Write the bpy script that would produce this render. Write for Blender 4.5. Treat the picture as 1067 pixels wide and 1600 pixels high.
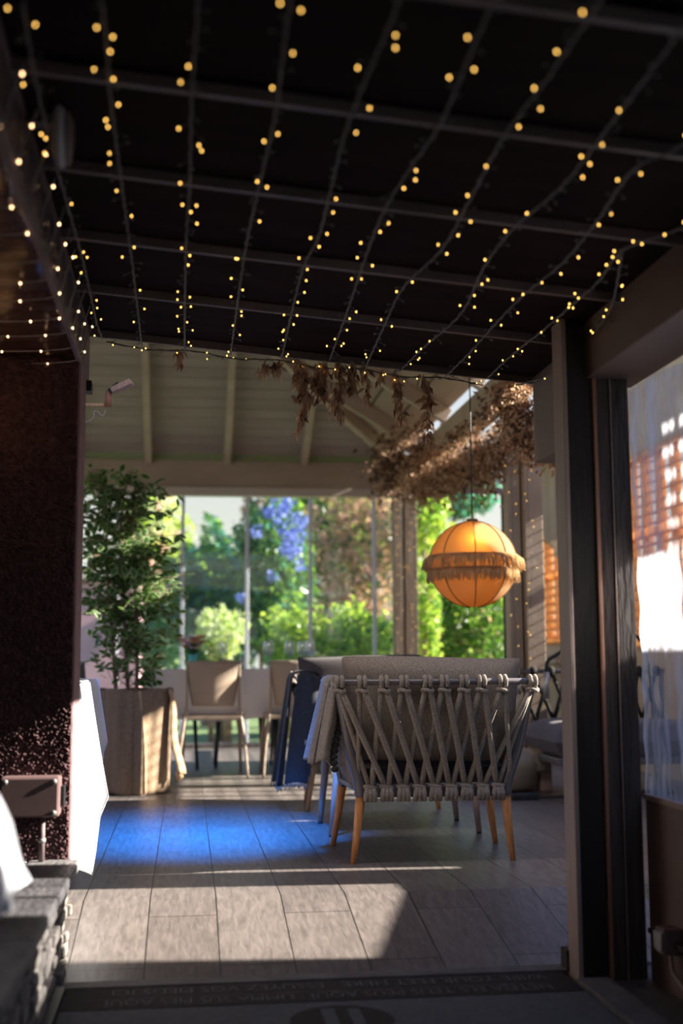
import bpy, math, random
from mathutils import Vector, Matrix, Euler
random.seed(7)
R = math.radians
scene = bpy.context.scene
for o in list(bpy.data.objects):
    bpy.data.objects.remove(o)
C = scene.collection

# ------------------------------------------------------------------ camera
FPX = 1900.0
PITCH = math.atan(235 / FPX)
YAW = math.atan(243.5 * math.cos(PITCH) / FPX)
ROLL = R(0.3)
fw = Vector((math.sin(YAW) * math.cos(PITCH), math.cos(YAW) * math.cos(PITCH), math.sin(PITCH)))
rt0 = Vector((math.cos(YAW), -math.sin(YAW), 0))
up0 = rt0.cross(fw)
rt = rt0 * math.cos(ROLL) - up0 * math.sin(ROLL)
up = rt0 * math.sin(ROLL) + up0 * math.cos(ROLL)
EYE = Vector((0, 0, 0.8))
cd = bpy.data.cameras.new('camera')
cam = bpy.data.objects.new('camera', cd)
C.objects.link(cam)
cam.matrix_world = Matrix(((rt.x, up.x, -fw.x, EYE.x), (rt.y, up.y, -fw.y, EYE.y), (rt.z, up.z, -fw.z, EYE.z), (0, 0, 0, 1)))
cd.sensor_fit = 'VERTICAL'
cd.sensor_height = 36.0
cd.lens = FPX / 1600 * 36.0
cd.clip_start = 0.05
cd.clip_end = 200
cd.dof.use_dof = True
cd.dof.focus_distance = 4.75
cd.dof.aperture_fstop = 1.6
scene.camera = cam

def at(x, y, Y):
    "a point at depth Y for a pixel of the 1067x1600 frame"
    d = fw + rt * ((x - 533.5) / FPX) - up * ((y - 800) / FPX)
    return EYE + d * ((Y - EYE.y) / d.y)

# ------------------------------------------------------------------ view, world, sun, large lights
scene.view_settings.view_transform = 'Standard'
scene.view_settings.look = 'None'
scene.view_settings.gamma = 1
scene.view_settings.exposure = 0.0
scene.view_settings.use_curve_mapping = False
SKY_LOW = (0.86, 0.88, 0.78, 1)
SKY_HIGH = (0.22, 0.42, 1.0, 1)
SKY_STRENGTH = 1.05
w = bpy.data.worlds.new('sky')
scene.world = w
w.use_nodes = True
nt = w.node_tree
bg = nt.nodes['Background']
tc = nt.nodes.new('ShaderNodeTexCoord')
sp = nt.nodes.new('ShaderNodeSeparateXYZ')
cr = nt.nodes.new('ShaderNodeValToRGB')
nt.links.new(tc.outputs['Generated'], sp.inputs[0])
nt.links.new(sp.outputs['Z'], cr.inputs[0])
cr.color_ramp.elements[0].position = 0.10
cr.color_ramp.elements[0].color = SKY_LOW
cr.color_ramp.elements[1].position = 0.55
cr.color_ramp.elements[1].color = SKY_HIGH
nt.links.new(cr.outputs[0], bg.inputs[0])
bg.inputs[1].default_value = SKY_STRENGTH

SUN_DIR = Vector((-1, 0.05, -0.5)).normalized()
sd = bpy.data.lights.new('sun', 'SUN')
sd.energy = 23.0
sd.angle = R(0.6)
sd.color = (1.0, 0.93, 0.8)
sun = bpy.data.objects.new('sun', sd)
C.objects.link(sun)
sun.rotation_euler = SUN_DIR.to_track_quat('-Z', 'Y').to_euler()

def area(name, loc, target, sx, sy, power, col, spread=180):
    l = bpy.data.lights.new(name, 'AREA')
    l.shape = 'RECTANGLE'
    l.size = sx
    l.size_y = sy
    l.energy = power
    l.color = col
    l.spread = R(spread)
    o = bpy.data.objects.new(name, l)
    C.objects.link(o)
    o.location = loc
    o.rotation_euler = (Vector(target) - Vector(loc)).to_track_quat('-Z', 'Y').to_euler()
    return o
# added blue area lamp in the roof gap, makes the blue floor patch
area('blue_patch_fill', (0.02, 4.36, 2.42), (0.03, 5.9, 0), 0.22, 0.2, 36, (0.0, 0.22, 1.0), 34)
# added warm fill lamp in the same gap, brightens the rope chair
area('chair_fill', (0.7, 4.33, 2.3), (1.0, 5.3, 0.4), 1.6, 0.25, 7, (1.0, 0.9, 0.78), 120)

# ------------------------------------------------------------------ materials
def mat(name, col, rough=0.7, col2=None, nscale=8, stretch=(1, 1, 1), bump=0.0, bscale=None, metal=0, trans=0.0,
        emit=0, spec=0.5, detail=6, contrast=(0.35, 0.65), bstretch=None, tcol=None):
    m = bpy.data.materials.new(name)
    m.use_nodes = True
    n = m.node_tree.nodes
    L = m.node_tree.links
    b = n['Principled BSDF']
    b.inputs['Base Color'].default_value = (*col, 1)
    b.inputs['Roughness'].default_value = rough
    b.inputs['Metallic'].default_value = metal
    b.inputs['Specular IOR Level'].default_value = spec
    if col2 or bump:
        t = n.new('ShaderNodeTexCoord')
        mp = n.new('ShaderNodeMapping')
        mp.inputs['Scale'].default_value = stretch
        L.new(t.outputs['Object'], mp.inputs[0])
    if col2:
        nz = n.new('ShaderNodeTexNoise')
        nz.inputs['Scale'].default_value = nscale
        nz.inputs['Detail'].default_value = detail
        L.new(mp.outputs[0], nz.inputs['Vector'])
        r = n.new('ShaderNodeValToRGB')
        r.color_ramp.elements[0].position = contrast[0]
        r.color_ramp.elements[1].position = contrast[1]
        r.color_ramp.elements[0].color = (*col, 1)
        r.color_ramp.elements[1].color = (*col2, 1)
        L.new(nz.outputs['Fac'], r.inputs[0])
        L.new(r.outputs[0], b.inputs['Base Color'])
    if bump:
        nb = n.new('ShaderNodeTexNoise')
        nb.inputs['Scale'].default_value = bscale or nscale * 3
        nb.inputs['Detail'].default_value = 8
        if bstretch:
            mp2 = n.new('ShaderNodeMapping')
            mp2.inputs['Scale'].default_value = bstretch
            L.new(t.outputs['Object'], mp2.inputs[0])
            L.new(mp2.outputs[0], nb.inputs['Vector'])
        else:
            L.new(mp.outputs[0], nb.inputs['Vector'])
        bp = n.new('ShaderNodeBump')
        bp.inputs['Strength'].default_value = bump
        bp.inputs['Distance'].default_value = 0.02
        L.new(nb.outputs['Fac'], bp.inputs['Height'])
        L.new(bp.outputs[0], b.inputs['Normal'])
    if emit:
        b.inputs['Emission Color'].default_value = (*col, 1)
        b.inputs['Emission Strength'].default_value = emit
    if trans:
        tr = n.new('ShaderNodeBsdfTranslucent')
        if tcol:
            tr.inputs[0].default_value = (*tcol, 1)
        elif col2:
            L.new(r.outputs[0], tr.inputs[0])
        else:
            tr.inputs[0].default_value = (*col, 1)
        mx = n.new('ShaderNodeMixShader')
        mx.inputs[0].default_value = trans
        L.new(b.outputs[0], mx.inputs[1])
        L.new(tr.outputs[0], mx.inputs[2])
        L.new(mx.outputs[0], n['Material Output'].inputs[0])
    return m

def weave(name, c1, c2, scale=120, rough=0.9, bump=0.5):
    "woven cloth: two crossed wave patterns and noise"
    m = bpy.data.materials.new(name)
    m.use_nodes = True
    n = m.node_tree.nodes
    L = m.node_tree.links
    b = n['Principled BSDF']
    b.inputs['Roughness'].default_value = rough
    b.inputs['Specular IOR Level'].default_value = 0.2
    b.inputs['Sheen Weight'].default_value = 0.15
    t = n.new('ShaderNodeTexCoord')
    fac = None
    for ax, st in ((0, (1, 6, 6)), (1, (6, 1, 1))):
        mp = n.new('ShaderNodeMapping')
        mp.inputs['Scale'].default_value = st
        nz = n.new('ShaderNodeTexNoise')
        nz.inputs['Scale'].default_value = scale / 2.2
        nz.inputs['Detail'].default_value = 3
        L.new(t.outputs['Object'], mp.inputs[0])
        L.new(mp.outputs[0], nz.inputs['Vector'])
        if fac is None:
            fac = nz
        else:
            a = n.new('ShaderNodeMath')
            a.operation = 'ADD'
            L.new(fac.outputs['Fac'], a.inputs[0])
            L.new(nz.outputs['Fac'], a.inputs[1])
            h = n.new('ShaderNodeMath')
            h.operation = 'MULTIPLY'
            h.inputs[1].default_value = 0.5
            L.new(a.outputs[0], h.inputs[0])
    r = n.new('ShaderNodeValToRGB')
    r.color_ramp.elements[0].position = 0.38
    r.color_ramp.elements[1].position = 0.62
    r.color_ramp.elements[0].color = (*c1, 1)
    r.color_ramp.elements[1].color = (*c2, 1)
    L.new(h.outputs[0], r.inputs[0])
    L.new(r.outputs[0], b.inputs['Base Color'])
    bp = n.new('ShaderNodeBump')
    bp.inputs['Strength'].default_value = bump
    bp.inputs['Distance'].default_value = 0.004
    L.new(h.outputs[0], bp.inputs['Height'])
    L.new(bp.outputs[0], b.inputs['Normal'])
    return m

M = {}
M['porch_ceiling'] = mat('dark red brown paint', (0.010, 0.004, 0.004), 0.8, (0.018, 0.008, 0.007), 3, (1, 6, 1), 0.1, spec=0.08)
M['purlin'] = mat('grey brown painted batten', (0.11, 0.08, 0.08), 0.5, (0.17, 0.125, 0.125), 6, bump=0.1)
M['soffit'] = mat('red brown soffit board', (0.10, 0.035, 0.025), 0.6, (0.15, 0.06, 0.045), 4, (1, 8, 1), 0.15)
M['fascia'] = mat('mauve brown fascia paint', (0.13, 0.09, 0.095), 0.6, (0.19, 0.14, 0.145), 5, bump=0.1)
M['beam'] = mat('brown painted beam', (0.125, 0.08, 0.065), 0.6, (0.17, 0.115, 0.095), 3, (1, 0.4, 1), 0.08)
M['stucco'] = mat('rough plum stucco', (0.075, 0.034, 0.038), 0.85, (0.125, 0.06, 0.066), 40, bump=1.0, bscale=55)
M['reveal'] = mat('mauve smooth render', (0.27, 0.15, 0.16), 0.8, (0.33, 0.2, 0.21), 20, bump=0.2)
M['column_sun_striped'] = mat('weathered column lightened for sun stripes', (0.05, 0.036, 0.03), 0.75, (0.11, 0.085, 0.072), 14, (1, 1, 0.12), 1.0, 60, bstretch=(1, 1, 0.15))  # lighter copy of the dark column, sun stripes put into its colour
M['column_dark'] = mat('dark weathered column', (0.014, 0.010, 0.008), 0.85, (0.03, 0.023, 0.02), 14, (1, 1, 0.12), 0.3, 60, bstretch=(1, 1, 0.15))
M['column_edge'] = mat('pale column edging', (0.26, 0.185, 0.155), 0.5, (0.34, 0.25, 0.21), 12, (1, 1, 0.2), 0.15)
M['rust'] = mat('rust brown batten', (0.30, 0.13, 0.08), 0.6, (0.38, 0.19, 0.12), 12, (1, 1, 0.2), 0.15)
M['pav_board'] = mat('grey painted ceiling board', (0.30, 0.25, 0.20), 0.7, (0.37, 0.31, 0.25), 3, (0.4, 3, 1), 0.05)
M['pav_beam'] = mat('beige painted timber', (0.38, 0.29, 0.215), 0.6, (0.47, 0.36, 0.27), 3, (0.4, 2, 1), 0.1)
M['pav_pale'] = mat('pale painted rail', (0.60, 0.52, 0.44), 0.5)
M['green_strip'] = mat('green painted strip', (0.30, 0.36, 0.17), 0.6)
M['right_board'] = mat('brown roof board', (0.30, 0.21, 0.15), 0.7, (0.36, 0.26, 0.19), 3, (3, 0.4, 1), 0.05)
M['alu'] = mat('pale blue grey aluminium', (0.78, 0.82, 0.95), 0.4)
M['post_brown'] = mat('brown painted post', (0.20, 0.145, 0.10), 0.6, (0.27, 0.2, 0.14), 8, (1, 1, 0.2), 0.1)
M['alu_purple'] = mat('mauve grey aluminium', (0.50, 0.45, 0.52), 0.4)
M['black'] = mat('black rubber', (0.012, 0.012, 0.014), 0.5)
M['curtain'] = mat('warm grey drop curtain', (0.40, 0.34, 0.27), 0.9, (0.48, 0.41, 0.33), 4, (6, 6, 0.3), 0.1, trans=0.35)
M['louvre'] = mat('varnished louvre wood', (0.62, 0.36, 0.17), 0.5, (0.74, 0.46, 0.24), 9, (0.4, 0.4, 3), trans=0.55, tcol=(0.9, 0.60, 0.30))
M['ext_wall'] = mat('ochre side wall', (0.42, 0.33, 0.22), 0.85, (0.5, 0.4, 0.28), 3, bump=0.2)
M['pink_wall'] = mat('pink rendered house wall', (0.62, 0.36, 0.42), 0.9, (0.7, 0.43, 0.48), 2)
M['cream_wall'] = mat('cream garden wall', (0.62, 0.55, 0.42), 0.9, (0.7, 0.62, 0.5), 2)
M['lawn'] = mat('lawn', (0.12, 0.19, 0.07), 0.9, (0.2, 0.3, 0.11), 12, bump=0.6, bscale=90)
M['stone'] = mat('grey field stone', (0.12, 0.11, 0.105), 0.8, (0.26, 0.235, 0.215), 9, bump=0.6, bscale=30)
M['slate'] = mat('slate ledge cap', (0.13, 0.125, 0.13), 0.6, (0.2, 0.19, 0.195), 7, (3, 1, 1), 0.35, 25)
M['soil'] = mat('dark planter soil', (0.02, 0.016, 0.012), 0.95, (0.04, 0.03, 0.02), 30, bump=0.8)
M['wood'] = mat('oiled eucalyptus', (0.62, 0.24, 0.07), 0.4, (0.80, 0.38, 0.14), 10, (8, 8, 0.7), 0.08)
M['wood_pale'] = mat('worn pale wood', (0.36, 0.24, 0.19), 0.55, (0.46, 0.32, 0.26), 10, (8, 8, 0.7), 0.08)
M['gunmetal'] = mat('charcoal powder coated metal', (0.17, 0.155, 0.165), 0.35, metal=0.3)
M['rope'] = weave('grey braided rope', (0.17, 0.14, 0.12), (0.50, 0.42, 0.35), 260, bump=0.9)
M['cushion'] = weave('grey brown melange cushion', (0.15, 0.12, 0.10), (0.38, 0.31, 0.25), 210)
M['cushion_dark'] = weave('charcoal cushion cloth', (0.045, 0.038, 0.042), (0.10, 0.085, 0.09), 160)
M['sofa'] = weave('mauve charcoal sofa cloth', (0.085, 0.07, 0.085), (0.16, 0.135, 0.155), 160)
M['blanket'] = weave('taupe wool throw', (0.17, 0.14, 0.115), (0.34, 0.285, 0.24), 150)
M['blanket_dark'] = weave('slate wool throw', (0.02, 0.021, 0.026), (0.055, 0.057, 0.066), 150)
M['tassel'] = mat('dark tassel yarn', (0.018, 0.016, 0.014), 0.9)
M['tassel_pale'] = mat('pale tassel knot', (0.30, 0.27, 0.24), 0.9)
M['burlap'] = weave('burlap', (0.19, 0.125, 0.08), (0.37, 0.26, 0.17), 110, bump=1.0)
M['burlap_light'] = weave('sunny burlap edge', (0.48, 0.30, 0.17), (0.66, 0.44, 0.27), 110)  # brighter copy of burlap, sunshine put into its colour
M['linen'] = mat('white table linen', (0.70, 0.68, 0.70), 0.85, (0.76, 0.74, 0.76), 3, bump=0.15, bscale=14, trans=0.12)
M['white_cloth'] = mat('white cotton', (0.74, 0.75, 0.80), 0.85, bump=0.1, trans=0.15)
M['taupe'] = mat('taupe moulded plastic', (0.40, 0.31, 0.235), 0.42)
M['dark_chair'] = mat('anthracite moulded plastic', (0.045, 0.045, 0.05), 0.45)
M['mat_grey'] = mat('grey coir mat', (0.12, 0.125, 0.14), 0.95, (0.17, 0.175, 0.19), 60, bump=0.8, bscale=300)
M['mat_dark'] = mat('maroon mat border', (0.028, 0.020, 0.022), 0.95, (0.045, 0.032, 0.035), 60, bump=0.8, bscale=300)
M['mat_text'] = mat('worn mat lettering', (0.09, 0.08, 0.085), 0.95, (0.13, 0.12, 0.12), 30)
M['kerb'] = mat('kerb stone', (0.10, 0.09, 0.09), 0.75, (0.15, 0.135, 0.13), 9, bump=0.3)
M['box'] = mat('brown painted box', (0.16, 0.10, 0.10), 0.45, (0.2, 0.13, 0.13), 6)
M['screw'] = mat('worn metal screw', (0.5, 0.48, 0.47), 0.4, metal=0.7)
M['wire'] = mat('dark green fairy wire', (0.13, 0.12, 0.12), 0.5)
M['wire_pale'] = mat('clear fairy wire', (0.42, 0.40, 0.40), 0.4)
M['trunk'] = mat('ficus bark', (0.24, 0.13, 0.09), 0.8, (0.34, 0.2, 0.14), 20, bump=0.3)
M['leaf_green'] = mat('deep ficus green', (0.02, 0.06, 0.018), 0.35, (0.04, 0.11, 0.025), 18, trans=0.25, tcol=(0.22, 0.5, 0.04))
M['leaf_cream'] = mat('cream leaf margin', (0.42, 0.52, 0.28), 0.4, trans=0.3)
M['glass_clear'] = None
M['lamp_cloth'] = mat('amber lamp linen', (0.44, 0.27, 0.125), 0.85, (0.5, 0.32, 0.15), 70, (1, 1, 8), bump=0.1, trans=0.38, tcol=(0.85, 0.42, 0.09))
M['seam'] = mat('brown lamp seam', (0.26, 0.14, 0.05), 0.8)
M['fringe'] = mat('straw raffia fringe', (0.66, 0.45, 0.22), 0.85, (0.82, 0.6, 0.34), 60, (1, 1, 0.1), trans=0.5)
M['cream_plastic'] = mat('white grey plastic', (0.42, 0.41, 0.44), 0.5)
M['dried'] = mat('dried rust petals', (0.33, 0.18, 0.10), 0.8, (0.58, 0.37, 0.22), 14, trans=0.25)
M['dried_pale'] = mat('dried pale petals', (0.55, 0.38, 0.25), 0.8, (0.68, 0.5, 0.35), 14, trans=0.25)
M['dried_dark'] = mat('dried brown leaves', (0.11, 0.06, 0.035), 0.8, (0.2, 0.11, 0.07), 14, trans=0.15)
M['pillow_beige'] = mat('cream pillow cloth', (0.58, 0.46, 0.36), 0.9, (0.66, 0.54, 0.43), 5, bump=0.1)
M['sack'] = mat('beige canvas pouf', (0.36, 0.29, 0.2), 0.9, (0.43, 0.35, 0.25), 6, bump=0.2)
M['turquoise'] = mat('turquoise glass', (0.3, 0.85, 0.9), 0.15, trans=0.6)

def tile_floor():
    m = bpy.data.materials.new('wood look floor tile')
    m.use_nodes = True
    n = m.node_tree.nodes
    L = m.node_tree.links
    b = n['Principled BSDF']
    geo = n.new('ShaderNodeNewGeometry')
    s = n.new('ShaderNodeSeparateXYZ')
    L.new(geo.outputs['Position'], s.inputs[0])
    ax = n.new('ShaderNodeMath'); ax.operation = 'ADD'; ax.inputs[1].default_value = 0.338 + 0.2236 * 20
    L.new(s.outputs['X'], ax.inputs[0])
    ay = n.new('ShaderNodeMath'); ay.operation = 'ADD'; ay.inputs[1].default_value = 0.62
    L.new(s.outputs['Y'], ay.inputs[0])
    c = n.new('ShaderNodeCombineXYZ')
    L.new(ay.outputs[0], c.inputs['X'])
    L.new(ax.outputs[0], c.inputs['Y'])
    br = n.new('ShaderNodeTexBrick')
    br.offset = 0.33
    br.inputs['Scale'].default_value = 1
    br.inputs['Brick Width'].default_value = 1.2
    br.inputs['Row Height'].default_value = 0.2236
    br.inputs['Mortar Size'].default_value = 0.0022
    br.inputs['Mortar Smooth'].default_value = 0.1
    br.inputs['Color1'].default_value = (0.152, 0.131, 0.126, 1)
    br.inputs['Color2'].default_value = (0.198, 0.172, 0.163, 1)
    br.inputs['Mortar'].default_value = (0.02, 0.018, 0.018, 1)
    L.new(c.outputs[0], br.inputs['Vector'])
    mp = n.new('ShaderNodeMapping')
    mp.inputs['Scale'].default_value = (1, 0.12, 1)
    L.new(geo.outputs['Position'], mp.inputs[0])
    nz = n.new('ShaderNodeTexNoise')
    nz.inputs['Scale'].default_value = 60
    nz.inputs['Detail'].default_value = 8
    nz.inputs['Distortion'].default_value = 0.6
    L.new(mp.outputs[0], nz.inputs['Vector'])
    r = n.new('ShaderNodeValToRGB')
    r.color_ramp.elements[0].position = 0.3
    r.color_ramp.elements[1].position = 0.7
    r.color_ramp.elements[0].color = (0.66, 0.66, 0.66, 1)
    r.color_ramp.elements[1].color = (1.25, 1.22, 1.2, 1)
    L.new(nz.outputs['Fac'], r.inputs[0])
    mx = n.new('ShaderNodeMix'); mx.data_type = 'RGBA'; mx.blend_type = 'MULTIPLY'
    mx.inputs['Factor'].default_value = 1
    L.new(br.outputs['Color'], mx.inputs['A'])
    L.new(r.outputs[0], mx.inputs['B'])
    L.new(mx.outputs['Result'], b.inputs['Base Color'])
    b.inputs['Roughness'].default_value = 0.42
    b.inputs['Specular IOR Level'].default_value = 0.4
    bp = n.new('ShaderNodeBump')
    bp.inputs['Strength'].default_value = 0.25
    bp.inputs['Distance'].default_value = 0.004
    L.new(nz.outputs['Fac'], bp.inputs['Height'])
    L.new(bp.outputs[0], b.inputs['Normal'])
    return m
M['tile'] = tile_floor()

def clear_mat(name, tint=(1, 1, 1), gloss=0.06, rough=0.02, haze=0.0, hazecol=(0.8, 0.85, 1.0), streak=False):
    m = bpy.data.materials.new(name)
    m.use_nodes = True
    n = m.node_tree.nodes
    L = m.node_tree.links
    n.remove(n['Principled BSDF'])
    t = n.new('ShaderNodeBsdfTransparent')
    t.inputs[0].default_value = (*tint, 1)
    g = n.new('ShaderNodeBsdfGlossy')
    g.inputs['Roughness'].default_value = rough
    m1 = n.new('ShaderNodeMixShader')
    m1.inputs[0].default_value = gloss
    L.new(t.outputs[0], m1.inputs[1])
    L.new(g.outputs[0], m1.inputs[2])
    out = m1
    if haze:
        tr = n.new('ShaderNodeBsdfTranslucent')
        tr.inputs[0].default_value = (*hazecol, 1)
        m2 = n.new('ShaderNodeMixShader')
        m2.inputs[0].default_value = haze
        L.new(m1.outputs[0], m2.inputs[1])
        L.new(tr.outputs[0], m2.inputs[2])
        if streak:
            tc = n.new('ShaderNodeTexCoord')
            mp = n.new('ShaderNodeMapping')
            mp.inputs['Scale'].default_value = (1, 1, 0.13)
            L.new(tc.outputs['Object'], mp.inputs[0])
            nz = n.new('ShaderNodeTexNoise')
            nz.inputs['Scale'].default_value = 16
            nz.inputs['Detail'].default_value = 9
            nz.inputs['Distortion'].default_value = 0.8
            L.new(mp.outputs[0], nz.inputs['Vector'])
            r = n.new('ShaderNodeMapRange')
            r.inputs['From Min'].default_value = 0.42
            r.inputs['From Max'].default_value = 0.75
            r.inputs['To Min'].default_value = haze * 0.45
            r.inputs['To Max'].default_value = min(1, haze * 2.2)
            L.new(nz.outputs['Fac'], r.inputs['Value'])
            L.new(r.outputs[0], m2.inputs[0])
            bp = n.new('ShaderNodeBump')
            bp.inputs['Strength'].default_value = 0.3
            L.new(nz.outputs['Fac'], bp.inputs['Height'])
            L.new(bp.outputs[0], g.inputs['Normal'])
        out = m2
    L.new(out.outputs[0], n['Material Output'].inputs[0])
    return m
M['pane'] = clear_mat('window pane glass', (0.985, 0.99, 0.985), 0.03, 0.03, 0.012)
M['film'] = clear_mat('clear plastic film', (0.85, 0.85, 0.9), 0.10, 0.12, 0.36, (0.85, 0.87, 0.98), True)
M['sheer'] = clear_mat('sheer wrapping film', (0.7, 0.7, 0.72), 0.12, 0.25, 0.22, (0.7, 0.7, 0.75), True)
M['wineglass'] = clear_mat('wine glass', (0.9, 0.92, 0.96), 0.30, 0.05, 0.09, (0.8, 0.85, 1.0))

def glow(name, col, strength):
    m = mat(name, (0.02, 0.02, 0.02))
    b = m.node_tree.nodes['Principled BSDF']
    b.inputs['Base Color'].default_value = (*col, 1)
    b.inputs['Emission Color'].default_value = (*col, 1)
    b.inputs['Emission Strength'].default_value = strength
    try:
        m.cycles.emission_sampling = 'NONE'
    except Exception:
        pass
    return m
M['led'] = glow('warm led', (1.0, 0.55, 0.12), 6.5)
M['led_white'] = glow('warm white led', (1.0, 0.60, 0.30), 8)
M['led_off'] = mat('clear led cap', (0.30, 0.28, 0.25), 0.3)
M['bulb'] = glow('lamp bulb', (1.0, 0.75, 0.35), 12)

# ------------------------------------------------------------------ mesh builder
class MB:
    def __init__(s):
        s.v = []; s.f = []; s.m = []
    def add(s, vs, fs, mi=0):
        o = len(s.v)
        s.v.extend([tuple(v) for v in vs])
        s.f.extend([tuple(i + o for i in f) for f in fs])
        s.m.extend([mi] * len(fs))
        return s
    def box(s, lo, hi, mi=0, M4=None):
        x0, y0, z0 = lo; x1, y1, z1 = hi
        vs = [Vector(p) for p in ((x0, y0, z0), (x1, y0, z0), (x1, y1, z0), (x0, y1, z0), (x0, y0, z1), (x1, y0, z1), (x1, y1, z1), (x0, y1, z1))]
        if M4 is not None:
            vs = [M4 @ v for v in vs]
        return s.add(vs, [(3, 2, 1, 0), (4, 5, 6, 7), (0, 1, 5, 4), (1, 2, 6, 5), (2, 3, 7, 6), (3, 0, 4, 7)], mi)
    def bar(s, a, b, wx, wz, mi=0, upv=(0, 0, 1)):
        "a square bar from a to b"
        a = Vector(a); b = Vector(b)
        d = (b - a).normalized()
        u = Vector(upv)
        x = d.cross(u)
        if x.length < 1e-4:
            x = d.cross(Vector((1, 0, 0)))
        x.normalize()
        z = x.cross(d).normalized()
        vs = []
        for p in (a, b):
            for sx, sz in ((-1, -1), (1, -1), (1, 1), (-1, 1)):
                vs.append(p + x * (sx * wx / 2) + z * (sz * wz / 2))
        return s.add(vs, [(0, 1, 2, 3), (7, 6, 5, 4), (0, 4, 5, 1), (1, 5, 6, 2), (2, 6, 7, 3), (3, 7, 4, 0)], mi)
    def tube(s, pts, r, n=8, mi=0, flat=1.0, flatdir=None, cap=True):
        pts = [Vector(p) for p in pts]
        k = len(pts)
        rs = r if isinstance(r, (list, tuple)) else [r] * k
        ref = None
        vs = []
        for i, p in enumerate(pts):
            t = (pts[min(i + 1, k - 1)] - pts[max(i - 1, 0)])
            if t.length < 1e-9:
                t = Vector((0, 0, 1))
            t.normalize()
            if flatdir is not None:
                ref = Vector(flatdir)
            elif ref is None:
                ref = Vector((0, 0, 1)) if abs(t.z) < 0.9 else Vector((1, 0, 0))
            y = ref - t * ref.dot(t)
            if y.length < 1e-6:
                y = t.orthogonal()
            y.normalize()
            x = t.cross(y)
            if flatdir is None:
                ref = y
            for j in range(n):
                a = 2 * math.pi * j / n
                vs.append(p + x * (math.cos(a) * rs[i]) + y * (math.sin(a) * rs[i] * flat))
        fs = []
        for i in range(k - 1):
            for j in range(n):
                fs.append((i * n + j, i * n + (j + 1) % n, (i + 1) * n + (j + 1) % n, (i + 1) * n + j))
        if cap:
            fs.append(tuple(range(n - 1, -1, -1)))
            fs.append(tuple(range((k - 1) * n, k * n)))
        return s.add(vs, fs, mi)
    def lathe(s, prof, c=(0, 0, 0), n=24, mi=0, a0=0.0, a1=2 * math.pi):
        full = abs(a1 - a0 - 2 * math.pi) < 1e-6
        vs = []
        cols = n if full else n + 1
        for (r, z) in prof:
            for j in range(cols):
                a = a0 + (a1 - a0) * j / n
                vs.append((c[0] + r * math.cos(a), c[1] + r * math.sin(a), c[2] + z))
        fs = []
        for i in range(len(prof) - 1):
            for j in range(n):
                j2 = (j + 1) % cols
                fs.append((i * cols + j, i * cols + j2, (i + 1) * cols + j2, (i + 1) * cols + j))
        return s.add(vs, fs, mi)
    def grid(s, fn, nu, nv, mi=0):
        vs = [fn(i / nu, j / nv) for j in range(nv + 1) for i in range(nu + 1)]
        fs = [(j * (nu + 1) + i, j * (nu + 1) + i + 1, (j + 1) * (nu + 1) + i + 1, (j + 1) * (nu + 1) + i) for j in range(nv) for i in range(nu)]
        return s.add(vs, fs, mi)
    def ball(s, c, r, n=6, mi=0):
        rx, ry, rz = r if isinstance(r, (tuple, list)) else (r, r, r)
        vs = [(c[0], c[1], c[2] - rz)]
        for i in range(1, n):
            a = -math.pi / 2 + math.pi * i / n
            for j in range(n * 2):
                b = math.pi * j / n
                vs.append((c[0] + rx * math.cos(a) * math.cos(b), c[1] + ry * math.cos(a) * math.sin(b), c[2] + rz * math.sin(a)))
        vs.append((c[0], c[1], c[2] + rz))
        q = n * 2
        fs = [(0, 1 + (j + 1) % q, 1 + j) for j in range(q)]
        for i in range(n - 2):
            for j in range(q):
                fs.append((1 + i * q + j, 1 + i * q + (j + 1) % q, 1 + (i + 1) * q + (j + 1) % q, 1 + (i + 1) * q + j))
        l = len(vs) - 1
        fs += [(l, 1 + (n - 2) * q + j, 1 + (n - 2) * q + (j + 1) % q) for j in range(q)]
        return s.add(vs, fs, mi)
    def pillow(s, c, w, h, t, M3=None, e=5, n=18, mi=0, wob=0.0, seed=0):
        "pillow in its own x (w) and z (h), thickness t along y"
        c = Vector(c)
        rnd = random.Random(seed)
        ph = [rnd.uniform(0, 6) for _ in range(6)]
        for sg in (1, -1):
            def fn(a, b, sg=sg):
                u = a * 2 - 1; v = b * 2 - 1
                th = max(0, (1 - abs(u) ** e) * (1 - abs(v) ** e)) ** 0.5
                th *= 1 + wob * math.sin(3 * u + ph[0]) * math.cos(4 * v + ph[1])
                pin = 1 - 0.05 * (abs(u) ** 2) * (1 - abs(v) ** 8) * 0
                x = u * w / 2 * (1 - 0.04 * (1 - v * v)) * pin
                z = v * h / 2 * (1 - 0.05 * (1 - u * u)) + wob * 0.06 * math.sin(2.3 * u + ph[2])
                p = Vector((x, sg * th * t / 2, z))
                return c + (M3 @ p if M3 is not None else p)
            if sg == 1:
                s.grid(lambda a, b: fn(1 - a, b), n, n, mi)
            else:
                s.grid(fn, n, n, mi)
        return s
    def build(s, name, mats, parent=None, smooth=False, bevel=0, subsurf=0, solid=0, loc=None, weld=False):
        me = bpy.data.meshes.new(name)
        me.from_pydata(s.v, [], s.f)
        if not isinstance(mats, (list, tuple)):
            mats = [mats]
        for m in mats:
            me.materials.append(m)
        me.polygons.foreach_set('material_index', s.m)
        me.polygons.foreach_set('use_smooth', [smooth] * len(s.f))
        me.update()
        o = bpy.data.objects.new(name, me)
        C.objects.link(o)
        if parent:
            o.parent = parent
            o.matrix_parent_inverse = parent.matrix_basis.inverted()
        if weld:
            md = o.modifiers.new('w', 'WELD'); md.merge_threshold = 0.0005
        if solid:
            md = o.modifiers.new('s', 'SOLIDIFY'); md.thickness = solid; md.offset = 0
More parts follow.
